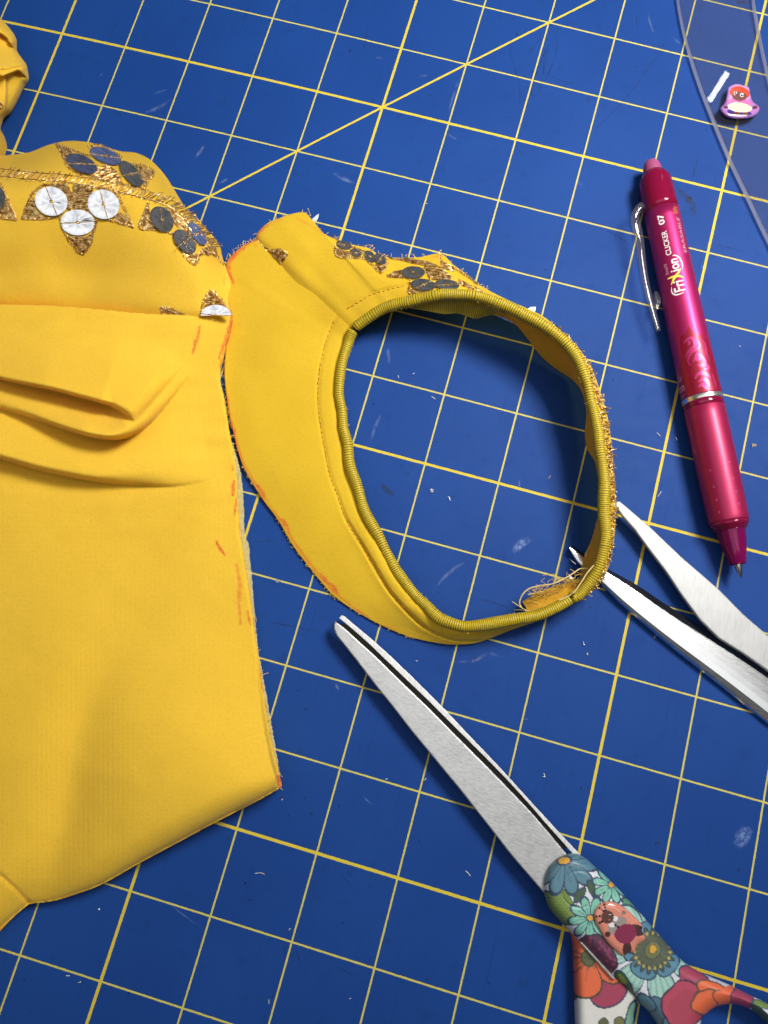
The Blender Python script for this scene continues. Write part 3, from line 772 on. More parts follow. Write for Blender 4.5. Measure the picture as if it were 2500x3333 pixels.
def thread_line(bag, pts, hz, w=9, pitch=7, rad=0.0072, lift=0.012, closed=False):
    """whipped zig-zag outline"""
    p = spline(pts, step=pitch, closed=closed) if len(pts) > 2 else resample(pts, pitch)
    if len(p) < 2: return
    t = np.gradient(p[:, :2], axis=0); t /= np.linalg.norm(t, axis=1)[:, None] + 1e-9; n_ = np.stack([-t[:, 1], t[:, 0]], -1)
    for i in range(len(p)):
        ww = w * rng.uniform(0.7, 1.25) / 2; sh = rng.uniform(1, 5)
        e = np.stack([p[i, :2] - n_[i] * ww - t[i] * sh, p[i, :2] + rng.normal(0, 0.7, 2), p[i, :2] + n_[i] * ww + t[i] * sh])
        z = hz(e[:, 0], e[:, 1]) + lift * np.array([0.3, 1.2, 0.3])
        V, F = tube(AT(e[:, 0], e[:, 1], z), rad * rng.uniform(0.85, 1.3), 4, caps=False); bag.add(V, F)

def sequin(part, root, cu, cv, ru, rv, rot, hz, lift=0.02, clip=None, level=None):
    """thin cupped disc with a hole, lying on the cloth's own slope"""
    e = 9.0
    h0 = float(hz(np.array([cu]), np.array([cv]))[0])
    gu = float((hz(np.array([cu + e]), np.array([cv])) - hz(np.array([cu - e]), np.array([cv])))[0]) / (2 * e)
    gv = float((hz(np.array([cu]), np.array([cv + e])) - hz(np.array([cu]), np.array([cv - e])))[0]) / (2 * e)
    if level is not None: h0, gu, gv = level, 0.0, -0.0009
    n = 26; an = np.linspace(0, 2 * np.pi, n, endpoint=False)
    V = []; uvs = []
    for rr, dz in ((0.12, -0.0015), (0.55, 0.0), (1.0, 0.0015), (1.0, -0.006)):
        x, y = ru * rr * np.cos(an), rv * rr * np.sin(an)
        uu = cu + x * np.cos(rot) - y * np.sin(rot); vv = cv + x * np.sin(rot) + y * np.cos(rot)
        if clip is not None: vv = np.minimum(vv, clip)
        z = h0 + gu * (uu - cu) + gv * (vv - cv) + lift + dz
        if 0.3 < rr < 0.9: z = z + rng.normal(0, 0.0006, n)     # the foil is crinkled in radial facets
        V.append(AT(uu, vv, z)); uvs.append(np.c_[an * 0.9 + 3, np.full(n, rr)])
    F = [(k * n + i, k * n + (i + 1) % n, (k + 1) * n + (i + 1) % n, (k + 1) * n + i) for k in range(3) for i in range(n)]
    o = sub_mesh('sequin', np.vstack(V), F, SEQ, part, root, uv=np.vstack(uvs), smooth=False)
    # the thread that holds it
    b_ = Bag(); a0 = rng.uniform(0, np.pi)
    for sgn in (1, -1):
        e2 = np.array([0.05, 0.5, 1.02]) * sgn
        uu = cu + ru * e2 * np.cos(a0); vv = cv + rv * e2 * np.sin(a0)
        if clip is not None: vv = np.minimum(vv, clip)
        z = h0 + gu * (uu - cu) + gv * (vv - cv) + lift + 0.008
        Vt, Ft = tube(AT(uu, vv, z), 0.0045, 4, caps=False); b_.add(Vt, Ft)
    tk = np.array([[cu - 4, cv - 2], [cu, cv], [cu + 4, cv + 2]])
    Vt, Ft = tube(AT(tk[:, 0], tk[:, 1], h0 + lift + 0.006), 0.010, 5); b_.add(Vt, Ft)
    th = b_.build('thread', GOLD, root); th.parent = part
    return o

def motif(root, hz, polys, outlines, seqs, name='motif', clip=None, level=None):
    bag = Bag()
    for poly, ang in polys: thread_fill(bag, poly, ang, hz)
    for pts, w, closed in outlines: thread_line(bag, pts, hz, w, closed=closed)
    part = bag.build(name, GOLD, root)
    for s_ in seqs: sequin(part, root, *s_, hz, clip=clip, level=level)
    return part
gp = lambda *a: [tuple(x) for x in a]
# whole motif in front
motif(garment, hump_s,
      [(gp((165, 600), (215, 595), (241, 640), (228, 690), (205, 650), (190, 612)), 0.5), (gp((241, 597), (305, 612), (292, 650), (285, 690), (245, 686), (228, 660)), -0.3),
       (gp((108, 640), (120, 690), (145, 706), (95, 716), (76, 706), (92, 670)), 0.3), (gp((368, 700), (395, 690), (418, 715), (431, 735), (400, 730), (370, 715)), 0.8),
       (gp((222, 768), (280, 770), (300, 760), (294, 795), (268, 824), (245, 800)), 0.05)],
      [(gp((75, 710), (100, 640), (135, 606), (180, 600)), 9, False), (gp((75, 710), (140, 712), (190, 704)), 9, False), (gp((320, 615), (370, 620), (398, 665), (432, 737)), 9, False),
       (gp((432, 737), (380, 722), (320, 706)), 9, False), (gp((196, 706), (205, 745), (235, 795), (269, 826), (298, 780), (312, 720)), 10, False)],
      [(167, 655, 54, 47, 0.3), (337, 665, 53, 47, 0.4), (253, 724, 56, 42, 0.05)])
# cut by the frame on the left
motif(garment, hump_s, [(gp((18, 650), (35, 670), (52, 712), (15, 710), (-20, 690)), 0.9), (gp((-120, 690), (-80, 640), (-70, 712)), 0.2)],
      [(gp((0, 598), (22, 640), (52, 714)), 9, False), (gp((52, 714), (0, 708), (-50, 700)), 9, False)], [(-28, 645, 46, 46, 0), (-100, 670, 46, 44, 0)])
# the one behind the border, tipped away
motif(garment, hump_s,
      [(gp((183, 469), (205, 478), (238, 496), (226, 520), (210, 525), (196, 500)), 0.9), (gp((305, 556), (345, 532), (385, 560), (400, 598), (345, 590), (290, 575)), -0.4),
       (gp((440, 535), (465, 545), (500, 560), (490, 580), (470, 608), (448, 560)), 0.7), (gp((288, 476), (330, 474), (380, 495), (345, 490)), 0.2)],
      [(gp((182, 468), (205, 505), (222, 545), (270, 570)), 8, False), (gp((182, 468), (240, 490), (300, 510)), 8, False), (gp((288, 478), (330, 472), (395, 510)), 8, False),
       (gp((430, 535), (470, 540), (500, 562), (470, 612)), 8, False), (gp((330, 575), (400, 600), (468, 614)), 9, False)],
      [(266, 532, 54, 27, 0.42), (344, 507, 55, 23, 0.38), (427, 565, 52, 24, 0.85)])
# the right-hand one wrapping over the shoulder
motif(garment, hump_s,
      [(gp((482, 668), (490, 690), (520, 735), (500, 745), (458, 742), (470, 700)), 0.6), (gp((520, 672), (560, 680), (600, 700), (625, 740), (590, 745), (568, 730), (545, 690)), 0.75),
       (gp((585, 745), (620, 725), (655, 800), (640, 795), (612, 755)), 0.9), (gp((640, 830), (668, 800), (700, 800), (715, 845), (690, 830)), 0.7), (gp((600, 815), (645, 828), (640, 858), (618, 845)), 0.3)],
      [(gp((482, 662), (465, 705), (456, 742), (520, 748), (560, 760)), 8, False), (gp((560, 760), (585, 810), (632, 862), (650, 830)), 8, False), (gp((625, 725), (670, 775), (705, 830), (728, 862)), 9, False)],
      [(527, 713, 46, 33, 0.9), (602, 786, 47, 26, 0.85), (643, 760, 44, 18, 0.95)])
# whipped border band
bag = Bag()
bl = spline([(-800, 566), (-420, 560), (-100, 562), (0, 562), (100, 572), (226, 582), (351, 604), (452, 628), (552, 660), (627, 713), (703, 803)], step=8)
t = np.gradient(bl, axis=0); t /= np.linalg.norm(t, axis=1)[:, None]; nn = np.stack([-t[:, 1], t[:, 0]], -1)
for i in range(len(bl)):
    for _ in range(1 + (rng.uniform() < 0.35)):
        L_ = rng.uniform(14, 24); k = rng.uniform(8, 16); j = rng.normal(0, 3, 2)
        e = np.stack([bl[i] - nn[i] * L_ * 0.8 + t[i] * k + j, bl[i] + j, bl[i] + nn[i] * L_ * 0.8 - t[i] * k + j])
        z = hump_s(e[:, 0], e[:, 1]) + np.array([0.004, 0.016, 0.004])
        V, F = tube(AT(e[:, 0], e[:, 1], z), 0.006 * rng.uniform(0.8, 1.3), 4, caps=False); bag.add(V, F)
for off_ in (-12, 12):
    q = bl + nn * off_
    z = hump_s(q[:, 0], q[:, 1]) + 0.01
    V, F = tube(AT(q[:, 0] + rng.normal(0, 1.2, len(q)), q[:, 1] + rng.normal(0, 1.2, len(q)), z), 0.006, 4); bag.add(V, F)
bag.build('border_band', GOLD, garment)
# bits of embroidery swallowed by the pleat
motif(garment, hump_s, [(gp((523, 1000), (545, 1000), (590, 1024), (525, 1028)), 0.4)], [(gp((523, 1002), (548, 1002), (600, 1026)), 8, False)], [])
motif(garment, hump_s, [(gp((680, 950), (705, 955), (738, 1000), (665, 1000)), 0.1)], [(gp((655, 1018), (662, 985), (682, 950), (705, 958), (752, 1022)), 10, False)], [(703, 1026, 50, 34, 0.0)], clip=1027, level=0.30)

# ================================================================ rumpled cloth in the corner
bund = [(0, 56), (14, 72), (36, 97), (54, 129), (55, 163), (70, 188), (86, 210), (91, 232), (94, 251), (92, 264), (81, 278), (66, 310), (50, 343), (36, 366), (14, 384), (5, 407), (0, 425)]
BU = spline(bund, step=4)
b_poly = np.vstack([[[-260, -120], [-120, -60]], BU, [[-90, 520], [-260, 560]]])
def bund_h(u, v):
    d = seg_dist(u, v, BU)[0]
    h = 0.25 + 0.55 * (1 - np.exp(-d / 110))
    h += crease(u, v, spline([(-200, 0), (0, 110), (27, 136), (52, 166)], step=4), ([0, 0.6, 0.9, 1], [0.2, 0.2, 0.12, 0.0]), 60, 5)
    h += crease(u, v, spline([(-200, 245), (0, 226), (40, 220), (84, 212)], step=4), ([0, 0.9, 1], [0.05, 0.05, 0.02]), 60, 3)
    h += crease(u, v, spline([(-200, 260), (0, 246), (30, 242), (58, 231), (70, 240), (86, 254)], step=4), ([0, 0.8, 0.9, 1], [0.22, 0.2, 0.16, 0.04]), 60, 5)
    # hanging flap at the left of the pocket
    dd, ss, ff, _, _ = seg_dist(u, v, spline([(15, 245), (18, 294), (16, 339), (9, 384), (0, 425)], step=4))
    h += np.where((ss < 0) & (v > 240), 0.10 * np.exp(-dd / 60), 0.10 * np.exp(-(dd / 4) ** 2) * (v > 240))
    h = h * (0.35 + 0.65 * np.sqrt(np.clip(1 - (1 - np.clip(d / 22, 0, 1)) ** 2, 0, 1)))
    return np.maximum(h + 0.01 * vnoise(u, v, 40, 11), 0.05)
W, F, u, v = field(b_poly, bund_h, 3.0, skirt_z=0.01, inset=0.12)
d = seg_dist(u, v, BU)[0]
bundle = link_mesh('rumpled_cloth', W, F, YEL, None, attrs={'chalk': np.zeros(len(u)), 'sheer': 0.25 * sst(290, 380, v)})
tag(bundle, 'rumpled yellow cloth with a stitched hem poking in at the top left corner', 'cloth')
bag = Bag()
thread_line(bag, gp((-6, 330), (3, 336), (6, 346), (-4, 352)), bund_h, 8, 4)
bag.build('gold_stitch', GOLD, bundle)

# ================================================================ the cut-off armhole piece
A_ST = [((837, 780), (1150, 1074), .12, .24), ((792, 799), (1142, 1092), .10, .21), ((748, 838), (1134, 1112), .08, .18), ((736, 868), (1126, 1136), .07, .17),
        ((742, 910), (1119, 1160), .06, .16), ((742, 1000), (1112, 1195), .05, .15), ((736, 1120), (1107, 1240), .05, .14), ((730, 1210), (1106, 1275), .05, .13),
        ((739, 1300), (1107, 1310), .06, .13), ((751, 1372), (1111, 1350), .07, .13), ((763, 1420), (1116, 1382), .08, .13), ((778, 1480), (1123, 1420), .09, .13),
        ((800, 1535), (1131, 1465), .08, .13), ((850, 1618), (1143, 1525), .06, .14), ((906, 1695), (1163, 1580), .05, .14), ((956, 1780), (1187, 1660), .04, .15),
        ((1023, 1867), (1225, 1735), .04, .17), ((1084, 1937), (1268, 1815), .04, .19), ((1154, 1987), (1318, 1897), .04, .21), ((1245, 2037), (1380, 1968), .04, .24),
        ((1335, 2073), (1430, 2010), .04, .27), ((1425, 2093), (1490, 2036), .05, .30), ((1486, 2098), (1530, 2040), .05, .31), ((1561, 2090), (1585, 2033), .06, .33),
        ((1666, 2050), (1668, 2018), .10, .36), ((1731, 2028), (1738, 2003), .14, .38), ((1790, 2004), (1800, 1980), .18, .40), ((1860, 1966), (1870, 1940), .24, .42)]
B_ST = [((831, 792), (1140, 1082), 0.07, 0.20), ((838, 760), (1160, 1060), 0.14, 0.27), ((869, 727), (1182, 1044), 0.17, 0.31), ((905, 712), (1202, 1032), 0.20, 0.35),
        ((941, 698), (1224, 1020), 0.21, 0.39), ((993, 692), (1250, 1006), 0.24, 0.43), ((1020, 728), (1275, 996), 0.27, 0.47), ((1050, 758), (1300, 987), 0.29, 0.50),
        ((1103, 782), (1328, 979), 0.32, 0.54), ((1150, 797), (1352, 974), 0.34, 0.57), ((1200, 808), (1375, 970), 0.37, 0.59), ((1243, 834), (1396, 968), 0.40, 0.62),
        ((1300, 838), (1418, 965), 0.43, 0.65), ((1363, 837), (1442, 963), 0.46, 0.67), ((1433, 826), (1470, 961), 0.48, 0.69), ((1477, 862), (1500, 961), 0.50, 0.70),
        ((1525, 898), (1535, 964), 0.51, 0.71), ((1552, 922), (1570, 970), 0.52, 0.71), ((1610, 955), (1610, 981), 0.53, 0.73), ((1666, 982), (1660, 999), 0.53, 0.73),
        ((1716, 1004), (1700, 1021), 0.53, 0.73), ((1767, 1029), (1745, 1045), 0.53, 0.73), ((1817, 1069), (1792, 1076), 0.52, 0.73), ((1867, 1114), (1832, 1111), 0.51, 0.71),
        ((1917, 1180), (1872, 1158), 0.50, 0.70), ((1937, 1225), (1898, 1210), 0.49, 0.69), ((1968, 1320), (1928, 1305), 0.48, 0.67), ((1985, 1400), (1945, 1400), 0.46, 0.66),
        ((1998, 1530), (1963, 1530), 0.45, 0.65), ((2005, 1651), (1969, 1650), 0.43, 0.62), ((1998, 1761), (1966, 1755), 0.40, 0.59), ((1978, 1852), (1950, 1838), 0.37, 0.55),
        ((1947, 1907), (1926, 1889), 0.33, 0.51), ((1895, 1950), (1882, 1934), 0.29, 0.47), ((1862, 1965), (1866, 1943), 0.26, 0.46)]
flat = lambda st: [(*a, *b, c, d) for a, b, c, d in st]
piece = thing('cut_armhole_piece', AT(1500, 1500, 0), 'yellow cut-off armhole ring edged with ribbed gold piping, lying open on the mat', 'fabric piece')

def a_prof(T, s, R_, u, v):
    wid = np.hypot(R_[:, 2:3] - R_[:, 0:1], R_[:, 3:4] - R_[:, 1:2])
    dp = (1 - s) * wid                                   # px away from the piping
    low = sst(0.45, 0.62, T)
    ridge = (0.022 + 0.055 * low) * np.exp(-((dp - 30) / 34) ** 2 * 0.9)
    groove = -(0.016 + 0.03 * low) * np.exp(-((dp - (72 - 14 * low)) / 6) ** 2)
    wav = 0.022 * vnoise(u, v, 130, 31) * np.clip(s * 4, 0, 1) * np.clip((1 - s) * 4, 0, 1) + 0.006 * vnoise(u, v, 22, 32) * np.exp(-(dp / 60) ** 2) * (0.4 + low)
    belly = 0.05 * np.sin(np.pi * np.clip(s, 0, 1)) * (1 - 0.5 * low)
    narrow = np.clip(wid / 150, 0.0, 1)
    lipz = -0.05 * np.exp(-dp / 9)
    return (ridge + groove + wav + belly) * narrow + lipz
RA, u, v, z, W = loft(flat(A_ST), 5, 88, a_prof)
n, k = u.shape
ol_a = RA[:, 0:2]
a_marks = [([(838, 780), (816, 786), (792, 803), (765, 828), (748, 850), (742, 880), (752, 905)], 17, 1.0), ([(755, 905), (760, 925)], 10, 0.9), ([(825, 796), (836, 800)], 8, .7),
           ([(741, 1290), (752, 1360), (765, 1420), (784, 1490), (815, 1550), (860, 1620)], 12, 0.75), ([(757, 1385), (764, 1415)], 15, 1.0), ([(838, 1580), (862, 1622)], 17, 1.0),
           ([(860, 1620), (915, 1695), (965, 1775), (1030, 1862), (1090, 1930), (1140, 1968)], 10, 0.75), ([(920, 1690), (938, 1722)], 16, 0.95), ([(1045, 1870), (1070, 1900)], 16, 1.0),
           ([(1075, 1900), (1100, 1932)], 16, 1.0), ([(1140, 1970), (1205, 2012)], 7, 0.8), ([(1230, 2030), (1290, 2052)], 6, 0.5)]
def close_loft(u, v, z, W, zlow, inset=0.03, edge0=True):
    """adds a turned-under skirt along the O edge so the piece has body"""
    n, k = u.shape
    Vt = W.reshape(-1, 3); Ft = grid_faces(n, k)
    lo = W[:, 0].copy(); d_ = W[:, min(6, k - 1)] - W[:, 0]; d_[:, 2] = 0
    lo += d_ / (np.linalg.norm(d_, axis=1)[:, None] + 1e-9) * inset; lo[:, 2] = np.minimum(zlow, W[:, 0, 2] - 0.004)
    off = len(Vt); Vt = np.vstack([Vt, lo])
    Ft += [(i * k, off + i, off + i + 1, (i + 1) * k) for i in range(n - 1)]
    return Vt, Ft, np.r_[u.ravel(), u[:, 0]], np.r_[v.ravel(), v[:, 0]]
Vt, Ft, uu, vv = close_loft(u, v, z, W, 0.015)
link_mesh('front_panel', Vt, Ft, YEL2, piece, attrs={'chalk': strokes(uu, vv, a_marks), 'sheer': np.zeros(len(uu))})
a_pts = np.c_[u[::2, ::2].ravel(), v[::2, ::2].ravel(), z[::2, ::2].ravel()]

def b_prof(T, s, R_, u, v):
    wid = np.hypot(R_[:, 2:3] - R_[:, 0:1], R_[:, 3:4] - R_[:, 1:2]); dp = (1 - s) * wid
    nar = np.clip(wid / 150, 0, 1)
    first = sst(0.16, 0.0, T)
    dome = (0.02 * sst(0.22, 0.02, T) + 0.05) * np.sin(np.pi * s) * nar
    seam = -0.0 * np.exp(-(T / 0.006) ** 2) * np.sin(np.pi * np.clip(s, 0.0, 1)) * 1.0
    groove = -0.014 * np.exp(-((dp - 64) / 6) ** 2) * nar
    return dome + seam + groove + 0.014 * vnoise(u, v, 80, 41) * nar * np.sin(np.pi * s) - 0.05 * np.exp(-dp / 9)
RB, u2, v2, z2, W2 = loft(flat(B_ST), 5, 72, b_prof)
ragged = np.zeros(u2.shape[0])
Vt, Ft, uu, vv = close_loft(u2, v2, z2, W2, 0.015, 0.0)
dO = seg_dist(uu, vv, RB[:, 0:2])[0]
b_marks = [([(840, 778), (842, 757), (868, 733)], 12, 0.9), ([(868, 735), (925, 712)], 8, 0.45), ([(960, 705), (1010, 735)], 7, 0.4), ([(1400, 838), (1440, 832)], 8, .45), ([(1020, 740), (1080, 776)], 6, 0.35)]
link_mesh('back_panel', Vt, Ft, YEL2, piece, attrs={'chalk': strokes(uu, vv, b_marks), 'sheer': 0.10 * sst(1350, 1450, uu) * sst(30, 0, dO)})
b_pts = np.c_[u2[::2, ::2].ravel(), v2[::2, ::2].ravel(), z2[::2, ::2].ravel()]
def pick(pts):
    def hz(a, b):
        a = np.atleast_1d(np.asarray(a, float)); b = np.atleast_1d(np.asarray(b, float)); out = np.zeros(len(a))
        for i in range(len(a)):
            d2 = (pts[:, 0] - a[i]) ** 2 + (pts[:, 1] - b[i]) ** 2
            j = np.argpartition(d2, 4)[:4]; w = 1 / (d2[j] + 1); out[i] = (pts[j, 2] * w).sum() / w.sum()
        return out
    return hz
hzA, hzB = pick(a_pts), pick(b_pts)

# piping: one ribbed cord round the opening, split only at the seam
pp = np.vstack([RA[:, [2, 3, 5]], RB[::-1][1:-5, [2, 3, 5]]])
pp = resample(pp, step=1.7)
kk = np.arange(0, len(pp), 24); arc = np.cumsum(1.7 / 7.2 * np.interp(np.arange(len(pp)), kk, rng.uniform(0.78, 1.25, len(kk))))
pz = pp[:, 2] + 0.035 + 0.012 * np.interp(np.arange(len(pp)), np.arange(0, len(pp), 40), rng.uniform(-1, 1, len(np.arange(0, len(pp), 40))))
# cord axis wobbles sideways a little like a hand-sewn one
t = np.gradient(pp[:, :2], axis=0); t /= np.linalg.norm(t, axis=1)[:, None] + 1e-9
ks = np.arange(0, len(pp), 32); wob = np.interp(np.arange(len(pp)), ks, rng.normal(0, 2.3, len(ks)))
pu, pv = pp[:, 0] - t[:, 1] * wob, pp[:, 1] + t[:, 0] * wob
rib = 0.0665 + 0.0055 * np.abs(np.sin(np.pi * arc)) ** 0.6
kr = np.arange(0, len(pp), 55); rib = rib * np.interp(np.arange(len(pp)), kr, rng.uniform(0.88, 1.12, len(kr)))
cut = np.r_[np.linspace(0.55, 1, 4), np.ones(len(pp) - 8), np.linspace(1, 0.55, 4)]
V, F = tube(AT(pu, pv, pz), rib * cut, 10)
link_mesh('piping', V, F, PIPE, piece, uv=np.c_[np.repeat(arc, 10), np.tile(np.arange(10) / 10, len(arc))])

# what shows of the inside of the standing wall
F_ST = [((1300, 990), (1312, 1000), 0.48, 0.42), ((1350, 978), (1352, 1006), 0.56, 0.44), ((1396, 970), (1400, 1014), 0.61, 0.45), ((1442, 966), (1446, 1022), 0.65, 0.45), ((1490, 964), (1490, 1020), 0.68, 0.46),
        ((1530, 966), (1522, 1030), 0.69, 0.45), ((1566, 972), (1552, 1037), 0.69, 0.44), ((1610, 984), (1600, 1026), 0.69, 0.46), ((1660, 1002), (1653, 1036), 0.69, 0.42)]
G_ST = [((1606, 984), (1602, 1024), .68, .46), ((1640, 995), (1634, 1033), .69, .45), ((1665, 1004), (1656, 1044), .69, .42), ((1692, 1018), (1684, 1062), 0.70, 0.36), ((1745, 1047), (1720, 1106), 0.70, 0.22), ((1792, 1078), (1750, 1146), 0.70, 0.12), ((1832, 1113), (1780, 1177), 0.69, 0.07), ((1868, 1155), (1818, 1206), 0.68, 0.05),
        ((1896, 1210), (1858, 1232), 0.66, 0.10), ((1915, 1270), (1890, 1268), 0.65, 0.20), ((1930, 1330), (1908, 1332), 0.64, 0.20), ((1943, 1400), (1904, 1408), 0.63, 0.14), ((1951, 1460), (1912, 1462), 0.63, 0.15),
        ((1962, 1530), (1940, 1516), 0.61, 0.30), ((1968, 1640), (1951, 1640), 0.60, 0.30), ((1966, 1700), (1937, 1716), 0.59, 0.20), ((1960, 1780), (1921, 1768), 0.56, 0.14), ((1950, 1836), (1900, 1814), 0.53, 0.12), ((1936, 1872), (1892, 1850), 0.51, 0.14),
        ((1916, 1902), (1886, 1880), 0.48, 0.16), ((1890, 1926), (1858, 1895), 0.46, 0.18), ((1862, 1946), (1819, 1903), 0.44, 0.18), ((1812, 1974), (1758, 1925), 0.43, 0.16), ((1768, 1990), (1724, 1944), 0.42, 0.15), ((1728, 2004), (1700, 1958), 0.40, 0.15)]
def f_prof(T, s, R_, u, v): return 0.02 * vnoise(u, v, 30, 51) * s
RF, uf, vf, zf, Wf = loft(flat(F_ST), 4, 14, f_prof)
n, k = uf.shape
link_mesh('ribbed_facing', Wf.reshape(-1, 3), grid_faces(n, k), RIBF, piece, uv=np.c_[np.repeat(np.arange(n) * 4 / 6.6, k), np.tile(np.arange(k) / k, n)])
RG, ug, vg, zg, Wg = loft(flat(G_ST), 4, 18, lambda T, s, R_, u, v: 0.03 * vnoise(u, v, 40, 52) * s + 0.01 * vnoise(u, v, 12, 53) * s * sst(0.75, 0.9, T))
n, k = ug.shape
jag = np.zeros((n, k)); jag[:, -1] = rng.uniform(-3, 3, n) * sst(0.55, 0.8, np.linspace(0, 1, n))
Wg = AT(ug + jag, vg - jag, zg)
link_mesh('inner_facing', Wg.reshape(-1, 3), grid_faces(n, k), YEL3, piece, attrs={'chalk': np.zeros(n * k), 'sheer': np.repeat(0.0 + 0.12 * sst(0.85, 0.95, np.linspace(0, 1, n)), k)})

# machine stitches beside the piping
STITCH = plain('orange_stitching', (0.62, 0.30, 0.02), 0.7)
def stitch_run(name, path, hz, parent, dash=11, gap=5, rad=0.006, mat=STITCH, lift=0.004):
    p = resample(path, 1.0); bag = Bag(); i = 0
    while i + dash < len(p):
        e = p[[i, i + dash // 2, i + dash]] + rng.normal(0, 0.7, (3, 2))
        z = hz(e[:, 0], e[:, 1]) + lift + np.array([-0.003, 0.004, -0.003])
        V, F = tube(AT(e[:, 0], e[:, 1], z), rad, 4); bag.add(V, F); i += dash + gap
    return bag.build(name, mat, parent)
wid = np.hypot(RA[:, 2] - RA[:, 0], RA[:, 3] - RA[:, 1]); T = np.linspace(0, 1, len(RA))
off = 72 - 14 * sst(0.45, 0.62, T); fr = np.clip(off / wid, 0, 0.9)
line = np.c_[RA[:, 2] * (1 - fr) + RA[:, 0] * fr, RA[:, 3] * (1 - fr) + RA[:, 1] * fr][8:int(len(RA) * 0.80)]
stitch_run('stitch_line', line, hzA, piece)
wid = np.hypot(RB[:, 2] - RB[:, 0], RB[:, 3] - RB[:, 1]); fr = 62 / wid
lb = np.c_[RB[:, 2] * (1 - fr) + RB[:, 0] * fr, RB[:, 3] * (1 - fr) + RB[:, 1] * fr]
lb = lb[(np.linspace(0, 1, len(RB)) > 0.03) & (lb[:, 0] < 1320) & (lb[:, 0] > 1070)]
stitch_run('stitch_line', lb, hzB, piece, lift=0.003)
# pale zig-zag thread inside the top wall
zz = np.array([[1440, 990], [1460, 988], [1478, 986], [1496, 990], [1508, 994], [1528, 991], [1545, 995], [1562, 997], [1580, 1002], [1598, 1004], [1615, 1012], [1640, 1020]])
V, F = tube(AT(zz[:, 0], zz[:, 1], 0.55), 0.008, 5)
PALE = plain('pale_thread', (0.72, 0.55, 0.22), 0.7)
link_mesh('zigzag_thread', V, F, PALE, piece)

# embroidery left on the piece
motif(piece, hzB, [(gp((846, 793), (872, 812), (905, 815), (932, 822), (928, 845), (912, 858), (885, 832)), 0.7)], [(gp((842, 788), (870, 815), (905, 812), (934, 824), (914, 858)), 8, False)], [])
motif(piece, hzB, [(gp((1094, 805), (1120, 812), (1148, 830), (1130, 836), (1096, 830)), 0.3), (gp((1136, 798), (1180, 812), (1186, 830), (1160, 815)), 0.6), (gp((1180, 815), (1215, 830), (1250, 848), (1215, 838)), 0.5), (gp((1222, 858), (1260, 850), (1255, 878), (1240, 888)), 0.4)],
      [(gp((1092, 800), (1096, 832), (1140, 838), (1185, 842), (1215, 865), (1242, 888), (1262, 850), (1245, 832)), 8, False), (gp((1090, 770), (1100, 782), (1106, 792)), 6, False), (gp((1188, 800), (1205, 798), (1216, 806), (1210, 814)), 5, False)],
      [(1120, 797, 26, 13, 0.3), (1158, 822, 20, 11, 0.4), (1204, 834, 22, 15, 0.8), (1237, 842, 22, 14, 0.7)])
motif(piece, hzB, [(gp((1262, 895), (1290, 880), (1318, 876), (1322, 895), (1300, 902)), 0.0), (gp((1262, 838), (1330, 838), (1400, 852), (1440, 872), (1390, 868), (1320, 852)), 0.15), (gp((1380, 868), (1440, 875), (1480, 905), (1440, 912), (1395, 905)), 0.2),
                   (gp((1432, 845), (1475, 868), (1480, 885), (1440, 875)), 0.4), (gp((1328, 935), (1350, 945), (1390, 948), (1345, 958)), 0.1), (gp((1490, 905), (1530, 925), (1545, 945), (1500, 930)), 0.5), (gp((1540, 928), (1575, 948), (1560, 955)), 0.5)],
      [(gp((1262, 898), (1300, 902), (1335, 908), (1330, 950), (1350, 958), (1400, 952)), 8, False), (gp((1432, 824), (1436, 850), (1470, 870), (1500, 886), (1530, 905), (1552, 925)), 8, False), (gp((1400, 905), (1450, 912), (1500, 925)), 8, False), (gp((1430, 826), (1434, 815)), 5, False)],
      [(1346, 886, 38, 20, 0.0), (1378, 926, 40, 19, 0.1), (1455, 926, 40, 17, 0.1)])
# gold whipping along the outside of the standing wall
bag = Bag()
sel = np.linspace(0, 1, len(RB)); mid = RB[(sel > 0.52) & (sel < 0.985)]
for row in resample(mid, step=4.2):
    for _ in range(3):
        f0 = rng.uniform(0.25, 0.9); f1 = f0 + rng.uniform(-0.12, 0.22); sh = rng.normal(0, 7, 2)
        a = row[0:2] * f0 + row[2:4] * (1 - f0); b_ = row[0:2] * f1 + row[2:4] * (1 - f1) + sh
        za = row[4] * f0 + row[5] * (1 - f0) + 0.02; zb = row[4] * f1 + row[5] * (1 - f1) + 0.02
        V, F = tube(AT(np.array([a[0], (a[0] + b_[0]) / 2, b_[0]]), np.array([a[1], (a[1] + b_[1]) / 2, b_[1]]), np.array([za, (za + zb) / 2 + 0.014, zb])), 0.0085, 4, caps=False); bag.add(V, F)
bag.build('gold_whipping', GOLD, piece)

# frays
FRAY = plain('frayed_yellow_thread', (0.75, 0.50, 0.10), 0.8)
bag = Bag()
def fray(path, count, out, length, zoff, rad=0.0035):
    p = resample(path, step=2.0)
    for _ in range(count):
        i = rng.integers(1, len(p) - 1); t_ = p[i + 1, :2] - p[i - 1, :2]; t_ = t_ / (np.linalg.norm(t_) + 1e-9)
        nrm = np.array([-t_[1], t_[0]]) * out; L_ = length * rng.uniform(0.3, 1.2)
        a = p[i, :2]; b_ = a + nrm * L_ * 0.5 + t_ * rng.normal(0, L_ * 0.3); c_ = a + nrm * L_ + t_ * rng.normal(0, L_ * 0.6)
        z0 = p[i, 2] + zoff
        V, F = tube(AT(np.array([a[0], b_[0], c_[0]]), np.array([a[1], b_[1], c_[1]]), np.array([z0, z0 + 0.012, z0 - 0.005])), rad, 4, caps=False); bag.add(V, F)
oa = RA[:, [0, 1, 4]]; ob = RB[:, [0, 1, 4]]
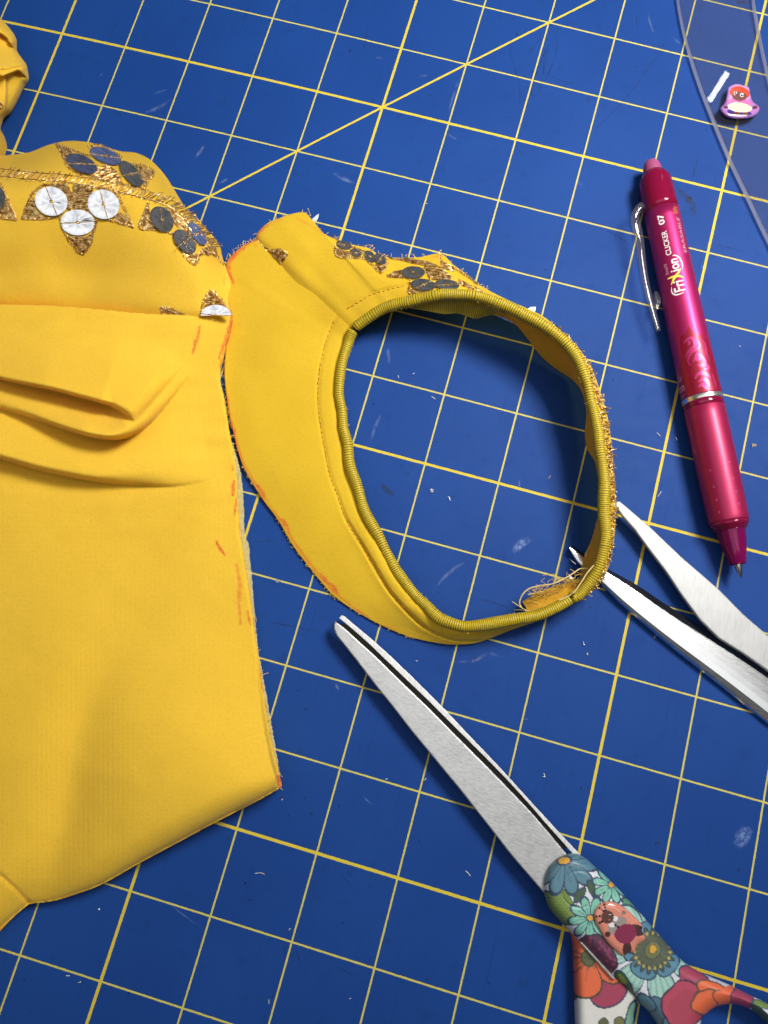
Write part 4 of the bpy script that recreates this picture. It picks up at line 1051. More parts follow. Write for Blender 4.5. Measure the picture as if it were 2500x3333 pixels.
fray(oa[:int(len(oa) * 0.2)], 90, 1, 11, 0.0); fray(oa[int(len(oa) * 0.2):int(len(oa) * 0.75)], 80, 1, 6, 0)
fray(ob[:int(len(ob) * 0.42)], 46, -1, 11, 0.0)
fray(np.c_[pu, pv, pz][::8], 260, 1, 17, 0.01, 0.002); fray(np.c_[pu, pv, pz][::8], 200, -1, 19, 0.0, 0.002)
tag(bag.build('fray', FRAY, piece), kind='stuff')
for pts, r_ in [([(1701, 1983, .3), (1691, 1962, .3), (1701, 1935, .32), (1722, 1916, .33), (1758, 1906, .34), (1799, 1900, .35), (1843, 1880, .36), (1874, 1860, .36), (1889, 1851, .36), (1915, 1850, .36)], 0.009),
                ([(1988, 1764, .60), (1970, 1795, .60), (1951, 1822, .60), (1915, 1860, .57), (1886, 1904, .53), (1862, 1933, .50), (1819, 1954, .47)], 0.010),
                ([(1720, 1990, .38), (1698, 1978, .36), (1667, 1958, .3)], 0.006), ([(1712, 1988, .38), (1690, 1985, .3), (1673, 1986, .25)], 0.005),
                ([(1718, 1935, .3), (1745, 1930, .31), (1775, 1925, .33)], 0.010), ([(1800, 1905, .3), (1815, 1885, .32), (1840, 1892, .3), (1862, 1880, .3)], 0.006),
                ([(1905, 1800, .3), (1905, 1815, .3), (1912, 1790, .33), (1922, 1776, .34)], 0.005), ([(1805, 1895, .3), (1808, 1885, .33), (1830, 1882, .33), (1850, 1890, .3), (1835, 1900, .3)], 0.005),
                ([(1785, 1558, .004), (1792, 1548, .004)], 0.004)]:
    q = spline(np.array(pts), step=3) if len(pts) > 2 else np.array(pts)
    V, F = tube(AT(q[:, 0], q[:, 1], q[:, 2]), r_, 5); link_mesh('loose_thread', V, F, PALE, piece)
GT = plain('golden_frayed_thread', (0.66, 0.40, 0.06), 0.7); bag = Bag()
for _ in range(70):                    # the nest of ravelled threads at the lower right of the opening
    c0 = np.array([rng.uniform(1725, 1890), 0.0]); c0[1] = 1945 - (c0[0] - 1725) * 0.42 + rng.normal(0, 9)
    n_ = 5; st_ = np.cumsum(np.vstack([[0, 0], rng.normal(0, 8, (n_ - 1, 2)) + (rng.normal(0, 6), rng.normal(0, 4))]), 0)
    q = spline(np.c_[c0 + st_, rng.uniform(0.26, 0.42) + np.cumsum(rng.normal(0, 0.015, n_))], step=4)
    V, F = tube(AT(q[:, 0], q[:, 1], q[:, 2]), rng.uniform(0.002, 0.0042), 4, caps=False); bag.add(V, F)
tag(bag.build('ravelled_threads', GT, piece), kind='stuff')
# clipped sequin corners sticking out of the raw edge
SHARD = plain('clipped_sequin', (0.82, 0.84, 0.86), 0.25, 0.3)
for pts, z_ in [([(1016, 712), (1030, 700), (1039, 694), (1036, 707), (1029, 720), (1018, 722)], 0.2), ([(1715, 1006), (1728, 999), (1745, 998), (1741, 1016)], 0.5), ([(1850, 1868), (1866, 1882), (1862, 1888), (1856, 1884)], 0.3), ([(1852, 1818), (1875, 1834), (1874, 1838)], 0.05)]:
    plate('clipped_sequin', pts, z_, z_ + 0.012, 0.003, SHARD, piece, res=1)

# ================================================================ metals
def steel_mat(name, base=0.62, rough=0.3, ang=0.8, streak=(8, 220), var=0.10, metal=0.9, bump=0.18):
    mt, nt, b, nodes, links = new_mat(name)
    n = obj_noise(nt, 18.0, 4, 0.65, stretch=(streak[0], streak[1], 1, ang))
    n2 = obj_noise(nt, 160, 4, 0.65)
    mixn = math_node(nt, 'ADD', math_node(nt, 'MULTIPLY', n, 0.7), math_node(nt, 'MULTIPLY', n2, 0.3))
    c = ramp(nt, mixn, [(0.32, (base * (1 - 2.2 * var),) * 3), (0.5, (base, base, base * 0.985)), (0.68, (base * (1 + 1.6 * var),) * 3)])
    links.new(c, b.inputs['Base Color']); setp(b, Metallic=metal)
    r = ramp(nt, mixn, [(0.3, (rough * 0.85,) * 3), (0.7, (rough * 1.2,) * 3)]); links.new(r, b.inputs['Roughness'])
    bp = N(nt, 'ShaderNodeBump'); bp.inputs['Strength'].default_value = bump; bp.inputs['Distance'].default_value = 0.0002
    links.new(n, bp.inputs['Height']); links.new(bp.outputs[0], b.inputs['Normal'])
    return mt
STEEL_SATIN = steel_mat('satin_steel', 0.53, 0.44, 0.75, (30, 110), 0.11, 0.72)
STEEL_GROUND = steel_mat('cross_ground_steel', 0.42, 0.5, 0.55, (220, 9), 0.13, 0.55)
STEEL_EDGE = steel_mat('bright_serrated_edge', 0.72, 0.5, 0.75, (160, 20), 0.12, 0.5)
STEEL_POLISH = steel_mat('polished_steel', 0.76, 0.22, 0.75, (6, 160), 0.04, 1.0, 0.04)
SLIT_SHADE = plain('slit_shade_dark', (0.035, 0.028, 0.02), 0.5, 0.4)  # near-black colour stands in for the shade between the blades

# ================================================================ open scissors at the right edge
sc2 = thing('open_scissors', AT(2300, 2050, 0), 'open steel scissors at the right edge, one polished blade under the yellow ring', 'scissors')
# lower polished blade: bevel, crown, rounded spine
LB = [((1856, 1777), (1853, 1790), 0, 0), ((1872, 1784), (1866, 1812), 0, 0), ((1897, 1801), (1884, 1840), 0, 0), ((1940, 1829), (1917, 1868), 0, 0), ((1988, 1857), (1953, 1900), 0, 0), ((2078, 1907), (2018, 1967), 0, 0), ((2169, 1968), (2105, 2042), 0, 0), ((2289, 2043), (2200, 2120), 0, 0),
      ((2420, 2123), (2310, 2206), 0, 0), ((2560, 2215), (2470, 2333), 0, 0), ((2800, 2390), (2700, 2520), 0, 0), ((3060, 2600), (2960, 2740), 0, 0), ((3180, 2700), (3080, 2850), 0, 0)]
RL = spline(np.array(flat(LB)), step=8)
prof = [(0.0, 0.035), (0.10, 0.075), (0.19, 0.122), (0.22, 0.127), (0.35, 0.130), (0.5, 0.131), (0.65, 0.130), (0.80, 0.126), (0.90, 0.112), (0.96, 0.082), (1.0, 0.045)]
sv = np.array([p_[0] for p_ in prof]); pzv = np.array([p_[1] for p_ in prof])
u = RL[:, 0:1] * (1 - sv) + RL[:, 2:3] * sv; v = RL[:, 1:2] * (1 - sv) + RL[:, 3:4] * sv
W = AT(u, v, np.broadcast_to(pzv, u.shape)); k = len(sv); n = len(RL)
low = W.copy(); low[:, :, 2] = 0.03
V = np.vstack([W.reshape(-1, 3), low[:, 0], low[:, -1]]); o1 = n * k; o2 = o1 + n
F = grid_faces(n, k) + [(i * k, (i + 1) * k, o1 + i + 1, o1 + i) for i in range(n - 1)] + [(i * k + k - 1, o2 + i, o2 + i + 1, (i + 1) * k + k - 1) for i in range(n - 1)]
F += [(o1 + i, o1 + i + 1, o2 + i + 1, o2 + i) for i in range(n - 1)] + [tuple(range(k)) + (o2, o1), tuple((n - 1) * k + j for j in range(k))[::-1] + (o1 + n - 1, o2 + n - 1)]
lb_o = link_mesh('lower_blade', V, F, STEEL_POLISH, sc2, smooth=False)
fm = np.zeros(len(F), int)
for i in range(n - 1):
    fm[i * (k - 1)] = 1; fm[i * (k - 1) + 1] = 1
BEVEL_REFL = plain('dark_bevel_reflection', (0.045, 0.045, 0.055), 0.35, 0.8)  # steel bevel coloured dark to imitate the dark room it mirrors
lb_o.data.materials.append(BEVEL_REFL); lb_o.data.polygons.foreach_set('material_index', fm)
ub = [(2004, 1636), (2009, 1630), (2018, 1631), (2033, 1643), (2118, 1716), (2219, 1812), (2340, 1917), (2420, 1998), (2500, 2068), (2700, 2250), (2950, 2480), (3150, 2660), (3200, 2760), (3120, 2830), (2950, 2690), (2700, 2370), (2500, 2184), (2420, 2128), (2340, 2078), (2279, 2018), (2219, 1937), (2169, 1862), (2108, 1782), (2068, 1726), (2028, 1681), (2005, 1650)]
plate('upper_blade', ub, 0.145, 0.205, 0.018, STEEL_GROUND, sc2, res=2)
pc = np.array([3110, 2720]); an = np.linspace(0, 2 * np.pi, 24, endpoint=False)
plate('pivot_screw', [(pc[0] + 45 * np.cos(a), pc[1] + 45 * np.sin(a)) for a in an], 0.20, 0.25, 0.012, STEEL_POLISH, sc2)
BLACKP = plain('black_handle_plastic', (0.02, 0.02, 0.022), 0.4)
for (c0, ax, hx) in (((3420, 3120), 190, 120), ((3640, 2980), 180, 115)):
    o_ = [(c0[0] + ax * np.cos(a) * 1.0 - 0.25 * ax * np.sin(a), c0[1] + ax * np.sin(a)) for a in an]; i_ = [(c0[0] + hx * np.cos(a) - 0.25 * hx * np.sin(a), c0[1] + hx * np.sin(a)) for a in an]
    plate('handle_bow', o_, 0.06, 0.34, 0.08, BLACKP, sc2, holes=[i_])
plate('handle_shank', [(3090, 2800), (3170, 2690), (3560, 2900), (3500, 3010), (3330, 3010), (3250, 2990)], 0.05, 0.30, 0.06, BLACKP, sc2)

# ================================================================ floral scissors
sc1 = thing('floral_scissors', AT(1750, 2700, 0), 'closed steel scissors with flower-printed handles at the bottom right', 'scissors')
bl_left = [(1087, 2045), (1094, 2065), (1104, 2079), (1152, 2139), (1191, 2190), (1232, 2243), (1273, 2294), (1321, 2356), (1348, 2390), (1400, 2453), (1450, 2514), (1498, 2572), (1546, 2633), (1619, 2726), (1666, 2786), (1766, 2902)]
bl_right = [(1094, 2019), (1128, 2045), (1176, 2089), (1225, 2133), (1273, 2180), (1321, 2227), (1369, 2273), (1418, 2321), (1480, 2384), (1522, 2426), (1595, 2499), (1667, 2573), (1739, 2649), (1807, 2729), (1850, 2780)]
st_in = [(1104, 2012), (1148, 2048), (1201, 2095), (1249, 2141), (1297, 2187), (1345, 2233), (1393, 2279), (1442, 2328), (1480, 2366), (1522, 2408), (1595, 2481), (1655, 2543), (1715, 2609), (1775, 2678), (1826, 2735), (1862, 2776)]
st_out = [(1112, 2002), (1119, 2004), (1152, 2032), (1201, 2073), (1249, 2115), (1297, 2160), (1345, 2206), (1393, 2254), (1442, 2303), (1480, 2343), (1522, 2388), (1595, 2464), (1662, 2536), (1727, 2608), (1800, 2687), (1836, 2726), (1887, 2780)]
fl = lambda p_: spline(p_, step=12).tolist()
plate('upper_blade', [(a - 2.5, b + 2.5) for a, b in fl(bl_right)] + [(1900, 2880), (1800, 2940)] + fl(bl_left)[::-1] + [(1087, 2031)], 0.165, 0.235, 0.018, STEEL_SATIN, sc1)
plate('lower_blade', fl(st_out) + [(1905, 2850)] + fl(st_in)[::-1], 0.10, 0.20, 0.005, STEEL_EDGE, sc1)
mid_in = np.array(fl(st_in)); mid_r = np.array(fl(bl_right))
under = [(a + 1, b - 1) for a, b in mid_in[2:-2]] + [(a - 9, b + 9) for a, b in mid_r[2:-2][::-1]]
plate('slit_shade_strip', under, 0.085, 0.10, 0.003, SLIT_SHADE, sc1)  # dark strip added under the slit, so the gap reads as shade
sliver = [(1888, 3066), (1897, 3070), (2000, 3180), (2003, 3190), (1993, 3186)]
plate('blade_tang', sliver, 0.10, 0.335, 0.004, STEEL_SATIN, sc1, res=1)

# ---- painted handles
class Paint:
    def __init__(s, u, v, base): s.u, s.v = u, v; s.c = np.tile(np.array(base), (len(u), 1)); s.clip = np.ones(len(u), bool)
    def put(s, m_, col): s.c[m_ & s.clip] = col
    def blend(s, m_, col, a): s.c[m_ & s.clip] = s.c[m_ & s.clip] * (1 - a) + np.array(col) * a
    def ell(s, cu, cv, a, b, rot):
        x, y = s.u - cu, s.v - cv; c_, s_ = np.cos(rot), np.sin(rot)
        X, Y = x * c_ + y * s_, -x * s_ + y * c_
        return (X / a) ** 2 + (Y / b) ** 2, X, Y
    def blob(s, cu, cv, a, b, rot, col, line=None, lw=4.0, wob=0.10, seed=1):
        e, X, Y = s.ell(cu, cv, a, b, rot); r = np.sqrt(e) * (1 + wob * vnoise(s.u, s.v, 26, seed))
        if line is not None: s.put(r < 1 + lw / min(a, b), line)
        s.put(r < 1, col); return r
    def petals(s, cu, cv, r0, r1, n_, w, rot, col, line, lw=4.0, span=(0, 9e9), tip=None, stripe=None):
        for i in range(n_):
            a = rot + 2 * np.pi * i / n_
            if not (span[0] <= (i) < span[1]): continue
            rc, ra = (r0 + r1) / 2, (r1 - r0) / 2
            e, X, Y = s.ell(cu + rc * np.cos(a), cv + rc * np.sin(a), ra, w, a)
            ww = 0.75 + 0.35 * np.clip(X / ra, -1, 1); q = (X / ra) ** 2 * np.clip(1 - 0.15 * X / ra, 0.8, 1.2) + (Y / (w * ww)) ** 2
            s.put(q < (1 + lw / w) ** 2, line); m_ = q < 1; s.put(m_, col)
            if stripe is not None: s.blend(m_ & (np.sin(np.arctan2(s.v - cv, s.u - cu) * stripe[1]) > 0.45), stripe[0], 0.55)
            else: s.blend(m_ & (np.abs(Y) < 1.6) & (X < ra * 0.3), line, 0.5)
MINT = srgb(128, 196, 172); TEAL = srgb(84, 130, 148); LINE = srgb(38, 62, 92); ORG = srgb(232, 106, 58); MAG = srgb(170, 58, 88); GRN = srgb(124, 150, 62); DGRN = srgb(58, 88, 48)
YC = srgb(222, 166, 52); WHT = srgb(222, 226, 232); PUR = srgb(88, 34, 66); PMINT = srgb(170, 212, 198); SEA = srgb(86, 138, 162)
hA_out = spline([(1769, 2902), (1771, 2861), (1786, 2821), (1817, 2791), (1857, 2777), (1897, 2787), (1937, 2821), (1987, 2866), (2058, 2942), (2128, 3022), (2193, 3097), (2233, 3136), (2283, 3166), (2369, 3203), (2439, 3238), (2500, 3268), (2620, 3350), (2720, 3480), (2750, 3650), (2700, 3820), (2580, 3920)], step=6)
hA_out2 = spline([(2580, 3920), (2430, 3900), (2330, 3780), (2240, 3560), (2138, 3333), (2068, 3253), (1997, 3183), (1892, 3072), (1852, 3027), (1817, 2992), (1786, 2952), (1769, 2902)], step=6)
hA_hole = spline([(2550, 3820), (2470, 3800), (2400, 3700), (2330, 3550), (2290, 3440), (2281, 3333), (2299, 3300), (2334, 3276), (2389, 3268), (2449, 3288), (2500, 3329), (2590, 3420), (2640, 3540), (2650, 3650), (2610, 3770), (2550, 3820)], step=6)
hA_poly = np.vstack([hA_out, hA_hole, hA_out2[:-1]])
rimA = [hA_out, hA_out2, hA_hole]
def hA_h(u, v):
    d = np.minimum.reduce([seg_dist(u, v, r_)[0] for r_ in rimA])
    r_ = np.sqrt(np.clip(1 - (1 - np.clip(d / 42, 0, 1)) ** 2, 0, 1))
    h = 0.20 + 0.20 * r_
    g = np.abs(np.hypot(u - 1885, (v - 2895) * 0.93) - 56)
    return h - 0.010 * np.exp(-(g / 2.2) ** 2) + 0.004 * sst(1.0, -1.0, (np.hypot(u - 1885, v - 2895) - 56) / 3)
W, F, u, v = field(hA_poly, hA_h, 3.0, skirt_z=0.16, inset=0.02)
P = Paint(u, v, WHT)
P.blob(1800, 2960, 62, 34, 1.05, GRN, LINE, 4, .05); e, X, Y = P.ell(1815, 2955, 70, 42, 1.0)
P.blob(1828, 2945, 66, 34, 1.15, GRN, DGRN, 3, .05); e, X, Y = P.ell(1828, 2945, 66, 34, 1.15)
P.blend((e < 1) & (np.sin(X * 0.55 + np.abs(Y) * 0.35) > 0.35), DGRN, 0.45)
P.petals(1836, 2800, 12, 106, 11, 24, 0.15, TEAL, LINE, 5); P.blob(1836, 2801, 19, 11, -0.15, YC, LINE, 5, 0.1)
P.blob(1888, 2913, 24, 11, -0.95, DGRN, LINE, 3); P.blob(1927, 2893, 26, 11, 1.2, DGRN, LINE, 3)
P.petals(1991, 2879, 9, 58, 9, 13, 0.55, MINT, LINE, 4); P.blob(1991, 2879, 9, 10, 0.9, YC, LINE, 2)
P.petals(1921, 2989, 10, 66, 9, 14.5, 0.2, MINT, LINE, 4); P.blob(1921, 2988, 9, 10, 0, YC, LINE, 2)
P.blob(2052, 2955, 34, 14, 0.95, srgb(92, 150, 110), LINE, 3); P.blob(2085, 2990, 30, 13, 0.8, PMINT, LINE, 3)
P.petals(2122, 3092, 40, 168, 7, 52, 0.42, PMINT, LINE, 5, stripe=(srgb(110, 165, 155), 40))
P.blob(2029, 3196, 40, 16, 0.95, DGRN, LINE, 4); P.blob(2026, 3188, 24, 8, 0.95, GRN, None)
P.blob(2050, 3235, 34, 13, 0.9, DGRN, LINE, 3)
r = P.blob(1950, 3106, 74, 46, 0.86, PUR, srgb(48, 22, 52), 5, .12)
for i in range(34):
    a, q = rng.uniform(0, 6.28), rng.uniform(0, 1) ** 0.5; x, y = 66 * q * np.cos(a), 40 * q * np.sin(a); c_, s_ = np.cos(0.86), np.sin(0.86)
    P.blob(1950 + x * c_ - y * s_, 3106 + x * s_ + y * c_, 5.5, 5.5, 0, srgb(140, 52, 88), srgb(60, 24, 56), 1.5, 0.1)
P.petals(2124, 3094, 20, 92, 5, 50, 0.75, SEA, LINE, 5)
P.petals(2124, 3094, 12, 66, 19, 7.5, 0.1, srgb(94, 98, 60), srgb(52, 74, 84), 3)
for i in range(19):
    a = 0.1 + 2 * np.pi * i / 19; P.blob(2124 + 58 * np.cos(a), 3094 + 58 * np.sin(a), 5, 6, 0, srgb(178, 164, 84), srgb(70, 70, 46), 2, 0)
P.blob(2124, 3093, 24, 28, 0.2, srgb(110, 116, 62), srgb(52, 70, 80), 3); P.blob(2125, 3090, 11, 14, 0, YC, srgb(80, 74, 40), 2)
P.blob(2150, 3300, 62, 40, 0.7, srgb(72, 112, 128), LINE, 4); P.blob(2105, 3262, 34, 16, 0.8, TEAL, LINE, 4); P.blob(2190, 3345, 40, 24, 0.9, TEAL, LINE, 4)
P.blob(2262, 3190, 62, 34, 0.7, MAG, LINE, 4, .12); P.blob(2225, 3270, 66, 74, 0.2, srgb(186, 66, 92), srgb(70, 36, 70), 6, .1); P.blob(2228, 3282, 52, 58, 0.2, srgb(176, 60, 84), None, 0, .14)
P.blob(2320, 3222, 52, 24, 0.42, ORG, srgb(84, 66, 44), 4, .1); P.blob(2296, 3262, 42, 36, -0.5, ORG, srgb(84, 70, 46), 6, .14, 4); P.blob(2345, 3245, 24, 18, 0.5, ORG, srgb(84, 70, 46), 4, .12)
P.blob(2372, 3248, 34, 40, 0.3, ORG, None, 0, .1); P.blob(2415, 3252, 36, 42, 0.4, MAG, LINE, 4, .08)
P.blob(2478, 3268, 28, 9, 0.35, GRN, LINE, 3); P.blob(2480, 3304, 44, 11, 0.8, DGRN, LINE, 3)
for c_ in [(2600, 3370), (2700, 3560), (2690, 3750), (2560, 3870), (2400, 3800), (2290, 3600), (2215, 3450)]:
    P.petals(c_[0], c_[1], 8, 60, 8, 15, rng.uniform(0, 1), [MINT, ORG, TEAL, MAG][rng.integers(4)], LINE, 4); P.blob(c_[0], c_[1], 9, 9, 0, YC, LINE, 2)
def print_mat(name, rough=0.4, coat=0.0):
    mt, nt, b, nodes, links = new_mat(name)
    a = N(nt, 'ShaderNodeAttribute', attribute_name='paint'); n1 = obj_noise(nt, 1300, 2, 0.6)
    c = mixc(nt, math_node(nt, 'MULTIPLY', n1, 0.22), a.outputs['Color'], (0.20, 0.20, 0.22))
    links.new(c, b.inputs['Base Color']); setp(b, Roughness=rough, Coat_Weight=coat, Coat_Roughness=0.04)
    bp = N(nt, 'ShaderNodeBump'); bp.inputs['Strength'].default_value = 0.1; bp.inputs['Distance'].default_value = 0.0001; links.new(n1, bp.inputs['Height']); links.new(bp.outputs[0], b.inputs['Normal'])
    return mt
PRINT = print_mat('flower_printed_plastic', 0.42)
hA = link_mesh('upper_handle', W, F, PRINT, sc1, cols=P.c)
# second handle underneath
hB_out = spline([(1846, 3010), (1858, 3032), (1867, 3077), (1869, 3153), (1872, 3253), (1874, 3333), (1880, 3460), (1890, 3600), (1840, 3750), (1860, 3920), (1990, 4000), (2120, 3930)], step=6)
hB_out2 = spline([(2120, 3930), (2170, 3760), (2110, 3560), (2066, 3420), (2063, 3333), (2066, 3290), (2090, 3230), (2010, 3150), (1950, 3090), (1900, 3040), (1870, 3005), (1846, 3010)], step=6)
hB_hole = spline([(2050, 3880), (1990, 3910), (1930, 3860), (1920, 3760), (1960, 3640), (2020, 3620), (2070, 3700), (2085, 3800), (2050, 3880)], step=6)
hB_poly = np.vstack([hB_out, hB_hole, hB_out2[:-1]])
def hB_h(u, v):
    d = np.minimum.reduce([seg_dist(u, v, r_)[0] for r_ in (hB_out, hB_out2, hB_hole)])
    return 0.10 + 0.19 * np.sqrt(np.clip(1 - (1 - np.clip(d / 36, 0, 1)) ** 2, 0, 1))
W, F, u, v = field(hB_poly, hB_h, 3.0, skirt_z=0.01, inset=0.02)
P = Paint(u, v, srgb(228, 226, 218))
P.petals(1915, 3112, 30, 172, 5, 74, 1.05, MAG, LINE, 5)
P.petals(1915, 3112, 6, 128, 5, 62, 0.42, ORG, srgb(72, 66, 44), 6)
P.blob(1915, 3116, 20, 22, 0, srgb(96, 104, 58), srgb(70, 74, 44), 6, .3)
for i in range(12):
    a = 2 * np.pi * i / 12; P.blend((seg_dist(u, v, [(1915, 3116), (1915 + 44 * np.cos(a), 3116 + 44 * np.sin(a))])[0] < 2), srgb(72, 70, 40), 0.7)
P.blob(1965, 3330, 13, 15, 0, srgb(96, 100, 58), srgb(60, 70, 80), 3); P.blob(2015, 3328, 16, 17, 0, srgb(120, 118, 66), srgb(60, 70, 80), 3); P.blob(2053, 3310, 12, 48, 0.25, srgb(126, 176, 150), LINE, 4)
for c_ in [(1930, 3460), (2010, 3520), (1880, 3700), (1990, 3960), (2140, 3760)]:
    P.petals(c_[0], c_[1], 8, 54, 8, 14, rng.uniform(0, 1), [MINT, ORG, TEAL, MAG][rng.integers(4)], LINE, 4); P.blob(c_[0], c_[1], 9, 9, 0, YC, LINE, 2)
link_mesh('lower_handle', W, F, PRINT, sc1, cols=P.c)

# gem sticker stuck on the handle
GLOSS = print_mat('glossy_domed_sticker', 0.12, 1.0)
stk = spline([(1978, 2933), (1949, 2945), (1934, 2968), (1935, 2994), (1951, 3027), (1972, 3062), (1998, 3090), (2027, 3112), (2050, 3100), (2064, 3101), (2076, 3076), (2102, 3056), (2090, 3030), (2090, 3011), (2066, 2984), (2037, 2957), (2007, 2939)], step=4, closed=True)
def stk_h(u, v):
    d = seg_dist(u, v, stk, True)[0]
    return 0.404 + 0.05 * np.sqrt(np.clip(1 - (1 - np.clip(d / 22, 0, 1)) ** 2, 0, 1))
W, F, u, v = field(stk, stk_h, 2.0, skirt_z=0.395, inset=0.005)
P = Paint(u, v, srgb(226, 140, 116))
P.blob(2072, 3027, 26, 18, 0.3, srgb(74, 34, 28), None, 0, .08); P.blob(2040, 3088, 14, 26, 0.1, srgb(74, 34, 28), None, 0, .08)
P.blob(2010, 3012, 34, 24, -0.75, srgb(158, 146, 140), None, 0, .05)
P.blob(2036, 3040, 36, 30, -0.7, srgb(138, 34, 74), None, 0, .1); P.blob(2020, 3022, 5, 22, 0.85, srgb(138, 34, 74), None)
P.blob(1991, 3010, 10, 8, 0.3, srgb(238, 238, 238), None); P.blob(2003, 2990, 9, 9, 0, srgb(238, 238, 238), None)
P.blob(2003, 3011, 4, 4, 0, srgb(30, 20, 34), None); P.blob(2011, 3017, 4, 4, 0, srgb(30, 20, 34), None)
P.blob(1978, 3041, 9, 10, 0, srgb(80, 40, 32), None); P.blob(2030, 2971, 8, 7, 0, srgb(130, 110, 96), None)
for a in ((1965, 2966, 1952, 2956), (1972, 2963, 1967, 2944), (1962, 2980, 1942, 2983), (1966, 2996, 1952, 3004)):
    for t_ in (0.0, 0.5, 1.0): P.blob(a[0] + (a[2] - a[0]) * t_, a[1] + (a[3] - a[1]) * t_, 4, 4, 0, srgb(40, 14, 18), None)
P.blob(1978, 2985, 20, 21, 0, srgb(92, 52, 44), None, 0, .02); P.blob(1986, 2977, 3.4, 1.6, 0.2, srgb(245, 240, 240), None); P.blob(1984, 2994, 4, 1.6, -0.4, srgb(190, 120, 110), None)
sticker1 = link_mesh('gem_sticker', W, F, GLOSS, sc1, cols=P.c)
sticker1['label'] = 'salmon pink glossy doll sticker on the floral handle'

# ================================================================ clear ruler with sticker
RUL = clear_mat('clear_acrylic', (0.94, 0.94, 0.94), 0.015, 0.022, (0.5, 0.46, 0.48))
RULE = clear_mat('acrylic_cut_edge', (0.75, 0.72, 0.74), 0.12, 0.55, (0.75, 0.70, 0.72), 1.49, True)
left = [(2196, -500), (2198, -250), (2204, -80), (2211, 0), (2228, 92), (2254, 188), (2288, 289), (2328, 390), (2377, 508), (2438, 636), (2498, 762), (2590, 940), (2720, 1180)]
right = [(2860, 1130), (2740, 870), (2640, 640), (2560, 420), (2512, 270), (2484, 150), (2467, 60), (2455, -20), (2446, -200), (2442, -500)]
rp = np.vstack([spline(left, step=14), spline(right, step=14)])
ruler = plate('curved_ruler', rp, 0.012, 0.105, 0.008, RUL, None, res=1)
tag(ruler, 'clear acrylic curved ruler lying along the top right edge', 'ruler')
ruler.data.materials.append(RULE)
for p_ in ruler.data.polygons:
    p_.use_smooth = False
    if abs(p_.normal.z) < 0.9: p_.material_index = 1
stk2 = spline([(2399, 272), (2380, 278), (2368, 289), (2364, 313), (2356, 338), (2345, 350), (2348, 366), (2370, 383), (2413, 388), (2450, 381), (2469, 366), (2472, 347), (2452, 330), (2442, 304), (2438, 284), (2421, 277)], step=4, closed=True)
def stk2_h(u, v):
    d = seg_dist(u, v, stk2, True)[0]; return 0.108 + 0.06 * np.sqrt(np.clip(1 - (1 - np.clip(d / 16, 0, 1)) ** 2, 0, 1))
W, F, u, v = field(stk2, stk2_h, 2.0, skirt_z=0.106, inset=0.004)
P = Paint(u, v, srgb(176, 118, 190)); P.blob(2400, 300, 44, 40, 0, srgb(206, 150, 214), None)
P.blob(2406, 336, 40, 18, 0.1, srgb(232, 110, 180), None, 0, .05); P.blob(2408, 366, 42, 11, 0.1, srgb(44, 24, 132), None)
P.blob(2363, 349, 8, 5, 0, srgb(96, 40, 28), None); P.blob(2457, 350, 9, 6, -.3, srgb(96, 40, 28), None); P.blob(2398, 368, 9, 9, 0, srgb(120, 48, 34), None); P.blob(2427, 368, 10, 9, 0, srgb(120, 48, 34), None)
P.blob(2409, 350, 41, 15, 0.12, srgb(252, 240, 190), None, 0, .06)
P.blob(2406, 302, 32, 21, 0.1, srgb(228, 66, 18), None, 0, .1); P.blob(2405, 313, 24, 15, 0.12, srgb(112, 62, 56), None)
for cu_, cv_ in ((2394, 304), (2415, 309)):
    P.blob(cu_, cv_, 6, 6, 0, srgb(240, 240, 240), None); P.blob(cu_ + 1, cv_, 4.5, 4.5, 0, srgb(12, 8, 8), None); P.blob(cu_ + 2.5, cv_ - 1.5, 2, 2, 0, srgb(250, 250, 250), None)
st2 = link_mesh('doll_sticker', W, F, GLOSS, None, cols=P.c)
tag(st2, 'small domed doll sticker with orange hair and lilac rim on the clear ruler', 'sticker')

# ================================================================ the pen
P0 = AT(2117, 523, 0.225); P1 = AT(2412, 1881, 0.245)
pax = P1 - P0; PL_ = np.linalg.norm(pax); pax /= PL_
ls = np.linspace(-0.2, PL_ + 0.2, 600); pv_ = PX(P0 + ls[:, None] * pax)[:, 1]
LV = lambda v_: float(np.interp(v_, pv_, ls))          # photo row -> inches from the eraser end
mid = P0 + pax * PL_ / 2; nrm = CAM_C - mid; nrm -= pax * (nrm @ pax); nrm /= np.linalg.norm(nrm)
sid = np.cross(pax, nrm)
if (PX(mid + sid * 0.1) - PX(mid))[0] > 0: sid = -sid   # sid points to image left
pen = thing('gel_pen', mid * [1, 1, 0], 'magenta retractable pen with clear clip lying on the mat', 'pen')
PROFILE = [(523, .02), (525, .06), (531, .095), (543, .117), (560, .127), (566, .145), (574, .175), (584, .203), (597, .217), (620, .222), (690, .228), (900, .236), (1150, .245), (1295, .250), (1500, .252), (1640, .246), (1690, .240), (1698, .232)]
RV = lambda l: np.interp(l, [LV(a) for a, b in PROFILE], [b for a, b in PROFILE])
def lathe(name, prof, mat, parent, sides=48, cap=True):
    an = np.linspace(0, 2 * np.pi, sides, endpoint=False)
    ring = np.cos(an)[:, None] * nrm + np.sin(an)[:, None] * sid
    V = np.vstack([P0 + pax * LV(a) + ring * b for a, b in prof])
    F = [(i * sides + j, (i + 1) * sides + j, (i + 1) * sides + (j + 1) % sides, i * sides + (j + 1) % sides) for i in range(len(prof) - 1) for j in range(sides)]
    if cap: F += [tuple(range(sides)), tuple((len(prof) - 1) * sides + j for j in range(sides))[::-1]]
    return link_mesh(name, V, F, mat, parent)
